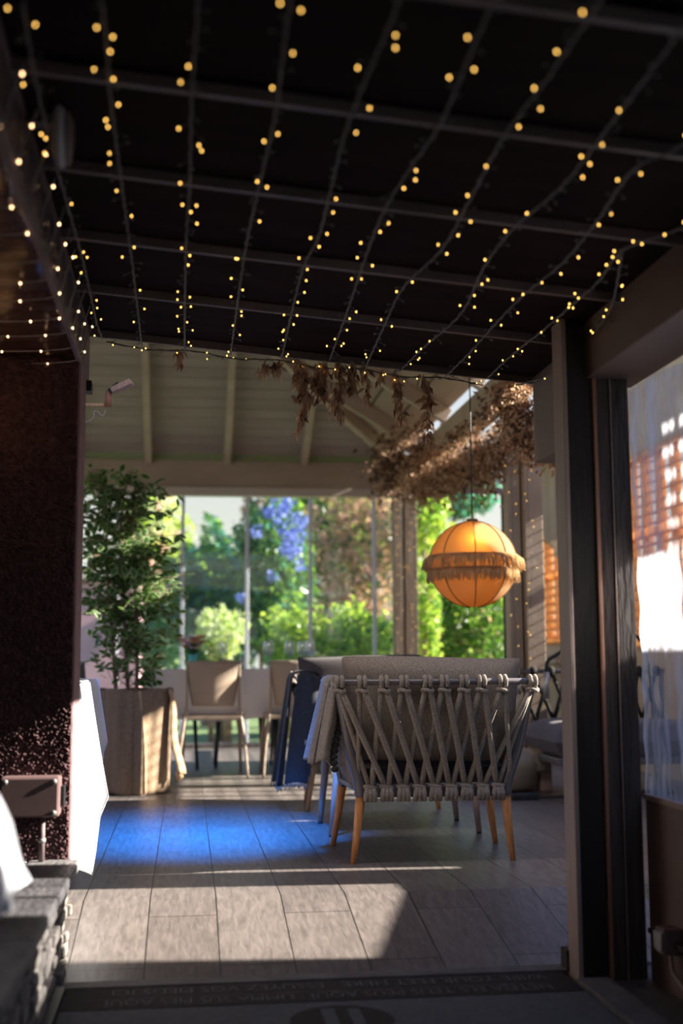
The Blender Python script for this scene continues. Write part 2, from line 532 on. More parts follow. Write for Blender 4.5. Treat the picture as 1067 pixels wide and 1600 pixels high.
        if bevel:
            md = o.modifiers.new('b', 'BEVEL'); md.width = bevel; md.segments = 2; md.limit_method = 'ANGLE'
        if subsurf:
            md = o.modifiers.new('ss', 'SUBSURF'); md.levels = subsurf; md.render_levels = subsurf
        return o

def tag(o, label, cat, group=None, kind=None):
    o['label'] = label
    o['category'] = cat
    if group:
        o['group'] = group
    if kind:
        o['kind'] = kind
    return o
def thing(name, label, cat, loc=(0, 0, 0), group=None):
    o = bpy.data.objects.new(name, None)
    o.empty_display_size = 0.05
    C.objects.link(o)
    o.location = loc
    return tag(o, label, cat, group)
def struct(o, label=None):
    o['kind'] = 'structure'
    if label:
        o['label'] = label
    return o
def bx(name, lo, hi, m, bevel=0.003, parent=None):
    return MB().box(lo, hi).build(name, m, parent, bevel=bevel)
def sbox(name, lo, hi, m, label, bevel=0.003):
    return struct(bx(name, lo, hi, m, bevel), label)
TR = [0]
def trim(lo, hi, m, label, bevel=0.003):
    TR[0] += 1
    return sbox('trim_%d' % TR[0], lo, hi, m, label, bevel)
def trimbar(a, b, wx, wz, m, label):
    TR[0] += 1
    return struct(MB().bar(a, b, wx, wz).build('trim_%d' % TR[0], m, bevel=0.003), label)
def copy_tree(o, parent=None):
    c = o.copy()
    C.objects.link(c)
    c.parent = parent
    for ch in o.children:
        copy_tree(ch, c)
    return c
def bez(p0, p1, p2, p3, n=10):
    out = []
    for i in range(n + 1):
        t = i / n
        out.append(Vector(p0) * (1 - t) ** 3 + Vector(p1) * 3 * t * (1 - t) ** 2 + Vector(p2) * 3 * t * t * (1 - t) + Vector(p3) * t ** 3)
    return out
def catmull(pts, n=6):
    pts = [Vector(p) for p in pts]
    out = []
    for i in range(len(pts) - 1):
        p0 = pts[max(i - 1, 0)]; p1 = pts[i]; p2 = pts[i + 1]; p3 = pts[min(i + 2, len(pts) - 1)]
        for k in range(n):
            t = k / n
            out.append(0.5 * ((2 * p1) + (p2 - p0) * t + (2 * p0 - 5 * p1 + 4 * p2 - p3) * t * t + (3 * p1 - p0 - 3 * p2 + p3) * t ** 3))
    out.append(pts[-1])
    return out

# ------------------------------------------------------------------ the setting: floors
PZ = lambda X: 1.923 - 0.083 * X           # underside of the porch roof
CREASE = 4.345
RB = 3.70                                    # foot of the ramp
GZ = -0.11
f = MB().box((-3.2, CREASE, -0.15), (3.6, 11.9, 0)).build('floor', M['tile'])
struct(f, 'wood-look tiled floor of the dining pavilion')
rp = MB()
rp.add([(-1.2, RB, GZ), (1.6, RB, GZ), (1.6, CREASE, 0), (-1.2, CREASE, 0), (-1.2, RB, -0.25), (1.6, RB, -0.25), (1.6, CREASE, -0.25), (-1.2, CREASE, -0.25)],
       [(0, 1, 2, 3), (7, 6, 5, 4), (0, 4, 5, 1), (1, 5, 6, 2), (2, 6, 7, 3), (3, 7, 4, 0)])
struct(rp.build('floor_ramp', M['tile']), 'sloping tiled ramp up to the dining floor')
sbox('floor_porch', (-2.4, -2.6, -0.25), (3.6, RB, GZ - 0.012), M['kerb'], 'dark paved floor of the entrance porch', 0)
trim((-0.9, RB - 0.07, GZ - 0.02), (1.16, RB - 0.002, GZ + 0.004), M['kerb'], 'stone threshold strip at the foot of the ramp')
trim((1.115, 1.5, GZ - 0.02), (1.21, 3.50, GZ + 0.012), M['kerb'], 'stone edging strip right of the door mat')
sbox('floor_garden', (-14, 11.95, -0.3), (16, 40, -0.06), M['lawn'], 'green lawn behind the windows', 0)
sbox('floor_yard', (3.62, -3, -0.3), (16, 11.94, -0.08), M['kerb'], 'paved yard beyond the side wall', 0)

# door mat with its writing
mt = thing('door_mat', 'grey door mat with a dark border of upside-down lettering on the porch floor', 'door mat', (0.45, 3.0, GZ))
MX0, MX1, MY1 = -0.325, 1.11, 3.62
bx('mat_pad', (MX0, 1.9, GZ - 0.012), (MX1, MY1, GZ), M['mat_grey'], 0.003, mt)
mb = MB().box((MX0 + 0.004, 3.405, GZ), (MX1 - 0.004, MY1 - 0.004, GZ + 0.0015))
mb.build('mat_border', M['mat_dark'], mt)
bx('edge_strip', (MX0 - 0.03, 2.0, GZ - 0.012), (MX0 - 0.002, MY1, GZ + 0.012), M['black'], 0.003, mt)
lg = MB()
lg.lathe([(0, 0.0012), (0.135, 0.0012), (0.135, 0), (0.0, 0)], (0.405, 3.225, GZ), 40)
logo = lg.build('mat_emblem', M['mat_dark'], mt)
l2 = MB()
l2.box((0.36, 3.13, GZ + 0.001), (0.395, 3.33, GZ + 0.0022)).box((0.43, 3.13, GZ + 0.001), (0.462, 3.32, GZ + 0.0022))
l2.build('emblem_letter', M['mat_grey'], logo)
def text(body, size, loc, width, m, parent, name='lettering', rot=(0, 0, math.pi)):
    cu = bpy.data.curves.new(name, 'FONT')
    cu.body = body
    cu.size = size
    cu.extrude = 0.0004
    cu.resolution_u = 2
    ob = bpy.data.objects.new('tmp_text', cu)
    C.objects.link(ob)
    bpy.context.view_layer.update()
    me = bpy.data.meshes.new_from_object(ob.evaluated_get(bpy.context.evaluated_depsgraph_get()))
    xs = [v.co.x for v in me.vertices]
    k = width / (max(xs) - min(xs))
    for v in me.vertices:
        v.co.x = (v.co.x - min(xs)) * k
    bpy.data.objects.remove(ob)
    me.materials.clear()
    me.materials.append(m)
    o = bpy.data.objects.new(name, me)
    C.objects.link(o)
    o.location = loc
    o.rotation_euler = rot
    if parent:
        o.parent = parent
        o.matrix_parent_inverse = parent.matrix_basis.inverted()
    return o
text("WIPE YOUR FEET HERE \u00b7 ESSUYEZ VOS PIEDS ICI", 0.075, (1.045, 3.592, GZ + 0.002), 1.24, M['mat_text'], mt)
text("NETEJA ELS TEUS PEUS AQU\u00cd \u00b7 LIMPIA SUS PIES AQU\u00cd", 0.075, (1.03, 3.487, GZ + 0.002), 1.24, M['mat_text'], mt)
bx('mat_line', (MX0 + 0.05, 3.500, GZ + 0.0012), (MX1 - 0.08, 3.504, GZ + 0.002), M['mat_text'], 0, mt)

# ------------------------------------------------------------------ porch shell
def slab(name, x0, x1, y0, y1, th, m, label, dz=0):
    b = MB()
    b.add([(x0, y0, PZ(x0) + dz), (x1, y0, PZ(x1) + dz), (x1, y1, PZ(x1) + dz), (x0, y1, PZ(x0) + dz),
           (x0, y0, PZ(x0) + dz + th), (x1, y0, PZ(x1) + dz + th), (x1, y1, PZ(x1) + dz + th), (x0, y1, PZ(x0) + dz + th)],
          [(3, 2, 1, 0), (4, 5, 6, 7), (0, 1, 5, 4), (1, 2, 6, 5), (2, 3, 7, 6), (3, 0, 4, 7)])
    return struct(b.build(name, m), label)
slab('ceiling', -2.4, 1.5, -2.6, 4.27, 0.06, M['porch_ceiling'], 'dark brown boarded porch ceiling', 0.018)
for i, y in enumerate((4.25, 3.72, 3.24, 2.77, 2.30, 1.84, 1.37)):
    TR[0] += 1
    w2 = 0.014 if i else 0.012
    slab('trim_%d' % TR[0], -0.36, 1.25, y - w2 / 2, y + w2 / 2, 0.03, M['purlin'], 'thin batten crossing the porch ceiling', -0.008)
    TR[0] += 1
    slab('trim_%d' % TR[0], -0.36, 1.25, y + 0.02, y + 0.028, 0.03, M['purlin'], 'narrow ridge beside a ceiling batten', 0.002)
for x in (0.2, 0.62, 1.02):
    pass
# left dropped soffit and its fascia
b = MB()
for i in range(34):
    y = 1.0 + i * 0.088
    b.box((-2.4, y, 1.80), (-0.366, y + 0.082, 1.82))
b.box((-2.4, 1.0, 1.82), (-0.366, 4.0, 1.84))
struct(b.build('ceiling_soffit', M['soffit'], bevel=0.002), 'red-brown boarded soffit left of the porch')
trim((-0.366, 1.0, 1.775), (-0.35, 4.27, 2.02), M['fascia'], 'mauve fascia board along the left soffit')
trim((-0.40, 4.0, 1.775), (-0.367, 4.26, 1.95), M['fascia'], 'mauve end block of the left soffit')
# pillar and planter
b = MB().box((-2.4, 3.95, 0.2), (-0.358, 3.965, 1.80))
def stucco(u, v):
    x = -2.4 + u * 2.042
    z = 0.19 + v * 1.60
    return (x + 0, 3.948 - random.random() ** 1.6 * 0.010, z)
b.grid(stucco, 420, 330)
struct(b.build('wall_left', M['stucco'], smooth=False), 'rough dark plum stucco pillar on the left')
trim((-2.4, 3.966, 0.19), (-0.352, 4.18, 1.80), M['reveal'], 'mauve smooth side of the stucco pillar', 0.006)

trim((-2.4, 3.93, -0.15), (-0.46, 4.16, 0.19), M['stone'], 'rough base under the stucco pillar')
random.seed(11)
pl = thing('stone_planter', 'low planter of stacked grey stones with a slate cap, left of the mat', 'planter', (-0.45, 3.0, GZ))
b = MB()
z = GZ
while z < 0.165:
    h = random.uniform(0.022, 0.045)
    h = min(h, 0.168 - z)
    y = 1.2
    while y < 3.93:
        l = random.uniform(0.06, 0.17)
        l = min(l, 3.93 - y)
        d = random.uniform(0, 0.026)
        j = random.uniform(-0.006, 0.006)
        b.box((-0.47, y + 0.002, z + 0.002), (-0.365 + d, y + l - 0.002, z + h - 0.001), 0,
              Matrix.Translation((0, 0, j * 0.3)) @ Matrix.Rotation(random.uniform(-0.015, 0.015), 4, 'X') if False else None)
        y += l
    x = -0.9
    z += h
b.box((-0.9, 3.86, GZ), (-0.375, 3.92, 0.165))
b.build('stone_face', M['stone'], pl, bevel=0.006)
b = MB()
for y0, y1 in ((1.2, 1.74), (1.745, 2.3), (2.305, 2.83), (2.835, 3.36), (3.365, 3.945)):
    b.box((-0.475, y0, 0.168), (-0.322 + random.uniform(-0.004, 0.004), y1, 0.2))
b.box((-2.0, 3.80, 0.168), (-0.48, 3.945, 0.198))
b.build('cap', M['slate'], pl, bevel=0.006)
MB().box((-2.0, 1.2, 0.02), (-0.476, 3.79, 0.11)).build('soil', M['soil'], pl)
trim((-2.0, 1.0, -0.2), (-0.48, 1.18, 0.2), M['stone'], 'near end of the stone planter')
sbox('wall_added_left', (-2.44, -2.6, -0.25), (-2.38, 4.0, 2.2), M['stucco'], 'unseen dark left wall, added to keep the porch dark', 0)  # out of view, added to close the porch against daylight

sbox('wall_added_rear', (-2.44, -2.66, -0.25), (3.3, -2.6, 1.25), M['stucco'], 'unseen low wall behind the viewer, added to darken the porch', 0)  # out of view, added at half height to cut daylight from behind
# right side: columns, beam, film window, lower panel
trim((1.133, 3.53, -0.125), (1.147, 3.63, PZ(1.14) + 0.05), M['column_edge'], 'pale edging strip of the first column', 0.002)
trim((1.152, 3.545, -0.125), (1.226, 3.61, PZ(1.2) + 0.05), M['column_dark'], 'dark timber column at the ramp, reaching the ceiling')
trim((1.229, 3.535, -0.125), (1.241, 3.62, 1.68), M['rust'], 'rust-brown batten between the two dark columns', 0.002)
trim((1.244, 3.545, -0.125), (1.283, 3.61, 1.675), M['column_sun_striped'], 'second dark column under the beam, left half')
trim((1.2835, 3.538, -0.125), (1.2875, 3.60, 1.675), M['column_edge'], 'thin pale bead on the second column', 0.001)
trim((1.288, 3.545, -0.125), (1.345, 3.61, 1.675), M['column_sun_striped'], 'second dark column under the beam, right half')
trim((1.125, 3.62, -0.11), (1.20, 3.68, -0.05), M['column_dark'], 'stone foot block behind the first column')
trim((1.212, -2.4, 1.665), (1.40, 3.66, PZ(1.3) + 0.06), M['beam'], 'wide brown beam above the film window', 0.004)
trim((1.256, 3.67, 1.52), (1.34, 4.27, PZ(1.3) + 0.06), M['beam'], 'brown bracket beam running back to the pavilion', 0.004)
sbox('wall_right', (1.355, -2.4, -0.15), (1.40, 3.545, 0.40), M['beam'], 'brown panel wall under the film window', 0.003)
trim((1.33, 1.0, 0.02), (1.354, 3.5, 0.035), M['column_dark'], 'dark ledge line low on the right panel')
fb = MB()
def film(u, v):
    y = 0.6 + u * 2.96
    z = 0.40 + v * 1.24
    return (1.362 + 0.006 * math.sin(9 * y + 3 * z) + 0.004 * math.sin(23 * y - 5 * z) + 0.003 * math.sin(41 * z + 7 * y), y, z - (0.03 * (0.5 + 0.5 * math.sin(7 * y))) * v ** 6)
fb.grid(film, 120, 50)
struct(fb.build('window_1', M['film'], smooth=True), 'streaked clear plastic film window on the right')
trim((1.352, 0.6, 0.392), (1.372, 3.56, 0.408), M['column_edge'], 'pale hem at the bottom of the film window')
ox = thing('junction_box', 'small brown cable box beside the foot of the dark columns', 'junction box', (1.30, 3.40, 0.0))
bx('housing', (1.30, 3.30, 0.0), (1.352, 3.36, 0.07), M['box'], 0.004, ox)
bx('lid', (1.292, 3.303, 0.01), (1.299, 3.357, 0.06), M['screw'], 0.002, ox)
MB().tube([(1.33, 3.33, 0.0), (1.335, 3.33, -0.05), (1.34, 3.2, -0.10), (1.34, 2.6, -0.105)], 0.006).build('cable', M['column_edge'], ox, smooth=True)

# ------------------------------------------------------------------ pavilion roof
EZ = 2.72; K = 0.587
XR, XL, YB, YF = 2.06, -3.1, 11.7, 4.5
apx = (XR + XL) / 2; hw = (XR - XL) / 2
rz = EZ + K * hw
def zb(y): return EZ + K * (YB - y)
def zr(x): return EZ + K * (XR - x)
# back slope boards (each board a long strip clipped by the hips)
def slope_boards(name, p_of, length, m, label, step=0.115):
    b = MB()
    t = 0.0
    i = 0
    while t < hw - 0.01:
        t2 = min(t + step, hw)
        a0 = p_of(t, 0); a1 = p_of(t, 1); c0 = p_of(t2 - 0.028, 0); c1 = p_of(t2 - 0.028, 1)
        dz = Vector((0, 0, 0.012))
        th = Vector((0, 0, 0.03))
        A0 = a0 + dz * 0; A1 = a1 + dz * 0; C0 = c0 + dz * 1.4; C1 = c1 + dz * 1.4
        b.add([A0, A1, C1, C0, A0 + th, A1 + th, C1 + th, C0 + th], [(0, 1, 2, 3), (7, 6, 5, 4), (0, 4, 5, 1), (1, 5, 6, 2), (2, 6, 7, 3), (3, 7, 4, 0)])
        t = t2
    q0 = p_of(0, 0); q1 = p_of(0, 1); q2 = p_of(hw, 1); q3 = p_of(hw, 0); u_ = Vector((0, 0, 0.05)); v_ = Vector((0, 0, 0.09))
    MBk = MB().add([q0 + u_, q1 + u_, q2 + u_, q3 + u_, q0 + v_, q1 + v_, q2 + v_, q3 + v_], [(0, 1, 2, 3), (7, 6, 5, 4), (0, 4, 5, 1), (1, 5, 6, 2), (2, 6, 7, 3), (3, 7, 4, 0)])  # black layer stands in for shadow in the gaps between boards
    struct(MBk.build(name + '_backing', M['black']), 'black backing added for shadow lines between boards over ' + label)
    return struct(b.build(name, m), label)
RO = 0.09  # boards sit above the rafters
slope_boards('ceiling_back_slope', lambda t, s: Vector((XR - t if s else XL + t, YB - t, EZ + RO + K * t)), 1, M['pav_board'], 'grey boarded rear slope of the pavilion ceiling')
slope_boards('ceiling_front_slope', lambda t, s: Vector((XL + t if s else XR - t, YF + t, EZ + RO + K * t)), 1, M['pav_board'], 'grey boarded front slope of the pavilion ceiling')
slope_boards('ceiling_right_slope', lambda t, s: Vector((XR - t, YF + t if s else YB - t, EZ + RO + K * t)), 1, M['right_board'], 'brown boarded right slope of the pavilion ceiling', 0.23)
slope_boards('ceiling_left_slope', lambda t, s: Vector((XL + t, YB - t if s else YF + t, EZ + RO + K * t)), 1, M['right_board'], 'brown boarded left slope of the pavilion ceiling', 0.23)
H3 = Vector((0, 0, 0.03))
trimbar(Vector((XR, YB, EZ)) + H3, Vector((apx, YB - hw, rz)) + H3, 0.07, 0.13, M['pav_beam'], 'hip rafter rising from the rear right corner')
trimbar(Vector((XL, YB, EZ)) + H3, Vector((apx, YB - hw, rz)) + H3, 0.07, 0.13, M['pav_beam'], 'hip rafter rising from the rear left corner')
for x in (-2.65, -1.9, -1.14, -0.382, 0.373, 1.121):
    t = min(XR - x, x - XL)
    trimbar(Vector((x, YB, EZ)) + H3, Vector((x, YB - t, EZ + K * t)) + H3, 0.065, 0.12, M['pav_beam'], 'rafter on the rear slope of the pavilion')
for y in (10.6, 9.4, 8.2, 7.0, 5.8):
    t = min(hw, YB - y, y - YF)
    trimbar(Vector((XR, y, EZ)) + H3, Vector((XR - t, y, EZ + K * t)) + H3, 0.07, 0.12, M['pav_beam'], 'rafter on the right slope of the pavilion')
# eaves beams
trim((XL, YB - 0.02, 2.48), (XR + 0.1, YB + 0.12, 2.745), M['pav_beam'], 'wide beige beam over the rear windows')
trim((XL, YB - 0.06, 2.40), (1.98, YB + 0.06, 2.48), M['pav_pale'], 'pale head rail over the rear windows')
trim((XL, YB + 0.0, 2.745), (XR, YB + 0.05, 2.84), M['green_strip'], 'green strip above the rear beam')
trim((2.02, YF, 2.48), (2.14, YB, 2.70), M['pav_beam'], 'eaves beam along the right side of the pavilion')
trim((2.14, 6.2, 2.60), (2.20, YB, 2.74), M['green_strip'], 'pale green gutter outside the right eaves')
trim((XL, YF - 0.1, 2.5), (XR + 0.1, YF + 0.02, 2.72), M['pav_beam'], 'front eaves beam of the pavilion')
# posts
trim((1.995, YB - 0.06, 0), (2.075, YB + 0.08, 2.5), M['post_brown'], 'brown corner post, left half')
trim((2.10, YB - 0.06, 0), (2.225, YB + 0.08, 2.5), M['post_brown'], 'brown corner post, right half')
trim((2.075, YB + 0.0, 0), (2.10, YB + 0.08, 2.5), M['black'], 'dark groove in the corner post')
trim((2.165, 8.02, 0), (2.25, 8.15, 2.5), M['pav_beam'], 'beige post on the right side of the pavilion, narrow half')
trim((2.262, 7.95, 0), (2.385, 8.15, 2.5), M['pav_beam'], 'beige post on the right side of the pavilion, wide half')
trim((2.0, YF, 0), (2.12, YF + 0.12, 2.5), M['pav_beam'], 'front right post of the pavilion')
sbox('wall_pavilion_left', (-3.25, YF, 0), (-3.15, YB, 0.9), M['reveal'], 'unseen left wall of the pavilion, kept low to let daylight in', 0)  # out of view, height set for the daylight it lets in

# rear glazing
trim((XL, YB - 0.02, 0.0), (1.99, YB + 0.08, 0.05), M['kerb'], 'low sill under the rear windows')
xs = [-3.1, -1.9, -1.27, -0.66, -0.046, 0.570, 1.182, 1.809]
for i, x in enumerate(xs):
    if i:
        trim((x - 0.017, YB, 0.05), (x + 0.017, YB + 0.03, 2.40), M['alu'], 'pale aluminium window upright')
for i in range(len(xs)):
    x0 = xs[i] + 0.02
    x1 = (xs[i + 1] if i + 1 < len(xs) else 1.99) - 0.02
    sbox('window_%d' % (i + 2), (x0, YB + 0.01, 0.05), (x1, YB + 0.018, 2.40), M['pane'], 'clear rear window pane', 0)
# open door leaf with pale frame
dr = MB().box((1.985, 8.50, 2.005), (2.31, 8.54, 2.045)).box((2.275, 8.50, 0.03), (2.325, 8.54, 2.045))
struct(dr.build('door_1', M['alu_purple'], bevel=0.003), 'mauve grey metal frame of the open glazed door')
dg = MB().box((1.97, 8.505, 2.0), (1.99, 8.535, 2.05)).box((2.25, 8.505, 0.03), (2.275, 8.535, 2.005))
struct(dg.build('door_2', M['black'], bevel=0.002), 'black gasket of the open glazed door')

# ------------------------------------------------------------------ side wall of the yard: louvred windows, plus openings added to aim the sun
WX = 3.3
openings = [(2.15, 2.72, 2.12, 2.42, 'plain'), (2.90, 3.50, 1.80, 2.50, 'bars'), (3.66, 4.37, 1.27, 2.62, 'plain'), (4.665, 4.72, 1.12, 1.85, 'plain'), (5.75, 5.80, 1.34, 1.42, 'plain'), (6.12, 6.2, 1.33, 1.42, 'plain'),
            (6.30, 7.05, 1.90, 2.45, 'plain'), (7.12, 8.75, 0.92, 2.3, 'louvre'), (10.05, 11.25, 0.98, 1.97, 'louvre')]
ys = sorted(set([-2.6, 11.35] + [v for o in openings for v in o[:2]]))
b = MB()
for i in range(len(ys) - 1):
    y0, y1 = ys[i], ys[i + 1]
    o = [q for q in openings if q[0] <= y0 + 1e-6 and q[1] >= y1 - 1e-6]
    if not o:
        b.box((WX, y0, -0.15), (WX + 0.08, y1, 2.95))
    else:
        b.box((WX, y0, -0.15), (WX + 0.08, y1, o[0][2]))
        b.box((WX, y0, o[0][3]), (WX + 0.08, y1, 2.95))
struct(b.build('wall_yard', M['ext_wall']), 'ochre yard side wall on the right, with openings added to shape the sun')
b = MB()  # bars and panels added to stripe the sun falling on the film
for k in range(6):
    z = 2.12 + k * 0.07
    b.box((WX + 0.01, 2.88, z), (WX + 0.05, 3.52, z + 0.028))
b.box((WX + 0.0, 3.12, 1.8), (WX + 0.05, 3.15, 2.5))
b.box((WX + 0.0, 3.24, 2.10), (WX + 0.05, 3.52, 2.5))
tag(b.build('window_grille', M['cream_wall']), 'cream bars added in the side wall to stripe the sun on the film window', 'grille')
for i, (y0, y1, z0, z1, k) in enumerate([o for o in openings if o[4] == 'louvre']):
    b = MB()
    z = z0 + 0.04
    while z < z1 - 0.02:
        Mx = Matrix.Translation((WX + 0.03, 0, z)) @ Matrix.Rotation(R(-26), 4, 'Y')
        b.box((-0.045, y0, -0.004), (0.045, y1, 0.004), 0, Mx)
        z += 0.075
    n = max(2, int((y1 - y0) / 0.27))
    for j in range(n + 1):
        y = y0 + (y1 - y0) * j / n
        b.box((WX - 0.005, y - 0.018, z0), (WX + 0.07, y + 0.018, z1))
    b.box((WX - 0.01, y0, z0 - 0.03), (WX + 0.08, y1, z0 + 0.02)).box((WX - 0.01, y0, z1 - 0.02), (WX + 0.08, y1, z1 + 0.03))
    b.box((WX - 0.008, y0, (z0 + z1) / 2 + 0.08), (WX + 0.06, y1, (z0 + z1) / 2 + 0.14))
    sh = b.build('louvred_shutter', M['louvre'])
    tag(sh, ['sunlit wooden louvres seen through the plastic film window', 'orange glowing wooden louvres beyond the beige post'][i], 'shutter')
trim((WX - 0.16, 9.9, 0.83), (WX + 0.0, 11.35, 0.93), M['ext_wall'], 'ochre ledge below the glowing louvres')
trim((WX - 0.3, 8.8, 2.62), (WX, 11.35, 2.80), M['column_dark'], 'dark beam above the grey drop curtain')
# drop curtain with a peaked opening
cb = MB()
def curt(y0, y1, zf):
    def fn(u, v):
        y = y0 + (y1 - y0) * u
        zb_ = zf(y)
        z = zb_ + (2.66 - zb_) * v
        return (WX - 0.09 + 0.018 * math.sin(26 * y) + 0.01 * math.sin(11 * y + 2), y, z)
    return fn
pk = 10.82
cb.grid(curt(9.6, 11.36, lambda y: 2.0 - 0.55 * abs(y - pk) if abs(y - pk) < 0.75 else 1.55), 90, 16)
cb.grid(lambda u, v: (WX - 0.10 - 0.02 * math.sin(30 * v), 11.30 + 0.05 * u + 0.0, 1.55 * v + 0.0 + 0.3), 4, 10)
tag(cb.build('drop_curtain', M['curtain'], smooth=True, solid=0.004), 'grey drop curtain with peaked opening above the orange louvres', 'curtain')

# ------------------------------------------------------------------ rope armchairs
def arc_pts(pts, n=5):
    return catmull(pts, n)

def cord(mb, a, b, r=0.009, sag=0.0, n=6, sub=6):
    a = Vector(a); b = Vector(b)
    pts = []
    for i in range(sub + 1):
        t = i / sub
        p = a.lerp(b, t)
        p.y += sag * math.sin(math.pi * t)
        pts.append(p)
    mb.tube(pts, r, n, flat=0.7, flatdir=(0, 1, 0))

def make_armchair(name, label, cushm, seatm, framem, ropem, legm):
    """origin at the floor under the middle of the back; seat towards +Y; x in -0.4..0.4"""
    t = thing(name, label, 'armchair')
    BL = [(-0.405, -0.10, 0.720), (-0.37, -0.06, 0.56), (-0.325, 0.0, 0.40), (-0.305, 0.02, 0.27)]
    # legs: four wooden ends
    for sx in (-1, 1):
        mb = MB().tube([(sx * 0.336, 0.04, 0.0), (sx * 0.318, 0.03, 0.14), (sx * 0.305, 0.02, 0.272)], [0.012, 0.017, 0.021], 14)
        mb.build('leg', legm, t, smooth=True)
        mb = MB().tube([(sx * 0.375, 0.52, 0.0), (sx * 0.352, 0.50, 0.14), (sx * 0.335, 0.48, 0.262)], [0.012, 0.017, 0.021], 14)
        mb.build('leg', legm, t, smooth=True)
    # frame tubes
    fr = MB()
    for sx in (-1, 1):
        p = [(sx * abs(q[0]), q[1], q[2]) for q in BL]
        path = [(sx * 0.385, -0.105, 0.722)] + [(sx * 0.405, -0.075, 0.715)] + [(sx * 0.385, -0.045, 0.62)] + [(sx * 0.352, -0.014, 0.46)] + [(sx * 0.316, 0.012, 0.34)] + [(sx * 0.305, 0.02, 0.268)]
        fr.tube(catmull(path, 6), [0.014 + 0.011 * min(1, i / 20) for i in range(31)], 16)
        # arm rail running forward and down to the front leg
        path = [(sx * 0.40, -0.08, 0.716), (sx * 0.425, 0.05, 0.700), (sx * 0.43, 0.30, 0.655), (sx * 0.42, 0.50, 0.60), (sx * 0.395, 0.545, 0.52), (sx * 0.355, 0.515, 0.36), (sx * 0.335, 0.48, 0.26)]
        fr.tube(catmull(path, 6), 0.014, 12)
        fr.tube([(sx * 0.305, 0.02, 0.29), (sx * 0.335, 0.48, 0.285)], 0.014, 10)
    fr.tube([(-0.385, -0.105, 0.722), (0.385, -0.105, 0.722)], 0.0125, 14)
    fr.box((-0.31, 0.0, 0.262), (0.31, 0.022, 0.31))
    fr.box((-0.335, 0.47, 0.27), (0.335, 0.49, 0.31))
    fr.build('frame', framem, t, smooth=True, bevel=0.002)
    # back ropes
    top = [-0.405, -0.312, -0.222, -0.139, -0.042, 0.028, 0.110, 0.184, 0.272, 0.398]
    bot = [-0.268, -0.199, -0.130, -0.062, 0.004, 0.070, 0.136, 0.204, 0.268]
    rp_ = MB()
    ty, tz = -0.108, 0.722
    by, bz = 0.006, 0.30
    for i, x in enumerate(top):
        kn = MB()
        wv = 0.018 if 0 < i < 9 else 0.016
        for s in (-1, 1):
            loop = []
            for k in range(9):
                a = math.pi * (0.0 + k / 8 * 2)
                loop.append((x + s * 0.0105, ty + 0.018 * math.cos(a), tz + 0.019 * math.sin(a)))
            kn.tube(loop, 0.0098, 8)
        kn.tube([(x + math.cos(a) * 0.021, ty - 0.002 + math.sin(a) * 0.014, tz - 0.034 + 0.004 * math.sin(2 * a)) for a in [2 * math.pi * k / 12 for k in range(13)]], 0.0085, 8)
        kn.build('rope_knot', ropem, t, smooth=True)
    for i, x in enumerate(bot):
        kn = MB()
        kn.tube([(x + math.cos(a) * 0.024, by + math.sin(a) * 0.018, bz + 0.004 + 0.003 * math.sin(a * 2)) for a in [2 * math.pi * k / 12 for k in range(13)]], 0.0098, 8)
        for s in (-0.016, 0.0, 0.016):
            kn.tube([(x + s * 0.8, by - 0.016, bz), (x + s * 1.1, by - 0.021, bz - 0.026), (x + s * 1.2, by - 0.012, bz - 0.052)], [0.010, 0.0115, 0.0095], 8)
        kn.build('rope_knot', ropem, t, smooth=True)
    T = lambda i, o=0: (top[i] + o, ty - 0.006, tz - 0.04)
    B = lambda i, o=0: (bot[i] + o, by - 0.008, bz + 0.01)
    for i in range(8):
        cord(rp_, T(i, 0.010), B(i + 1 if i < 8 else 8, -0.007), 0.0125, -0.006 - 0.002 * (i % 2))
    for i in range(2, 10):
        cord(rp_, T(i, -0.010), B(i - 2, 0.007), 0.0125, 0.008)
    cord(rp_, T(8, 0.010), (0.322, 0.0, 0.33), 0.0105, -0.004)
    cord(rp_, T(1, -0.010), (-0.318, 0.0, 0.33), 0.0105, 0.004)
    cord(rp_, T(9, -0.01), B(8, 0.004), 0.0105, 0.012)
    cord(rp_, T(0, 0.0), B(0, -0.006), 0.0105, 0.012)
    # arm ropes
    for sx in (-1, 1):
        n = 7
        for k in range(n):
            y0 = 0.0 + k * 0.07
            zt = 0.705 - 0.16 * max(0, y0 - 0.02)
            xt = sx * (0.425 if y0 > 0.02 else 0.41)
            for d in (-0.07, 0.07):
                yb = min(0.47, max(0.03, y0 + d))
                p0 = Vector((xt, y0, zt)); p1 = Vector((sx * 0.322, yb, 0.29))
                rp_.tube([p0, p0.lerp(p1, 0.5), p1], 0.0095, 6)
            loop = [(xt + 0.017 * math.cos(a), y0, zt + 0.017 * math.sin(a)) for a in [2 * math.pi * q / 8 for q in range(9)]]
            rp_.tube(loop, 0.0095, 6)
    rp_.build('rope_lattice', ropem, t, smooth=True)
    # cushions
    Mt = Matrix.Rotation(R(-9), 3, 'X')
    MB().pillow((0.0, 0.065, 0.60), 0.80 * 0.96, 0.46, 0.20, Matrix.Rotation(R(-13), 3, 'X') if False else Matrix.Rotation(R(12), 3, 'X'), 4.5, 22, 0, 0.16, 3).build('back_cushion', cushm, t, smooth=True, subsurf=1)
    MB().pillow((0.0, 0.30, 0.375), 0.62, 0.56, 0.15, Matrix.Rotation(R(90), 3, 'X'), 8, 18, 0, 0.05, 5).build('seat_cushion', seatm, t, smooth=True, subsurf=1)
    return t

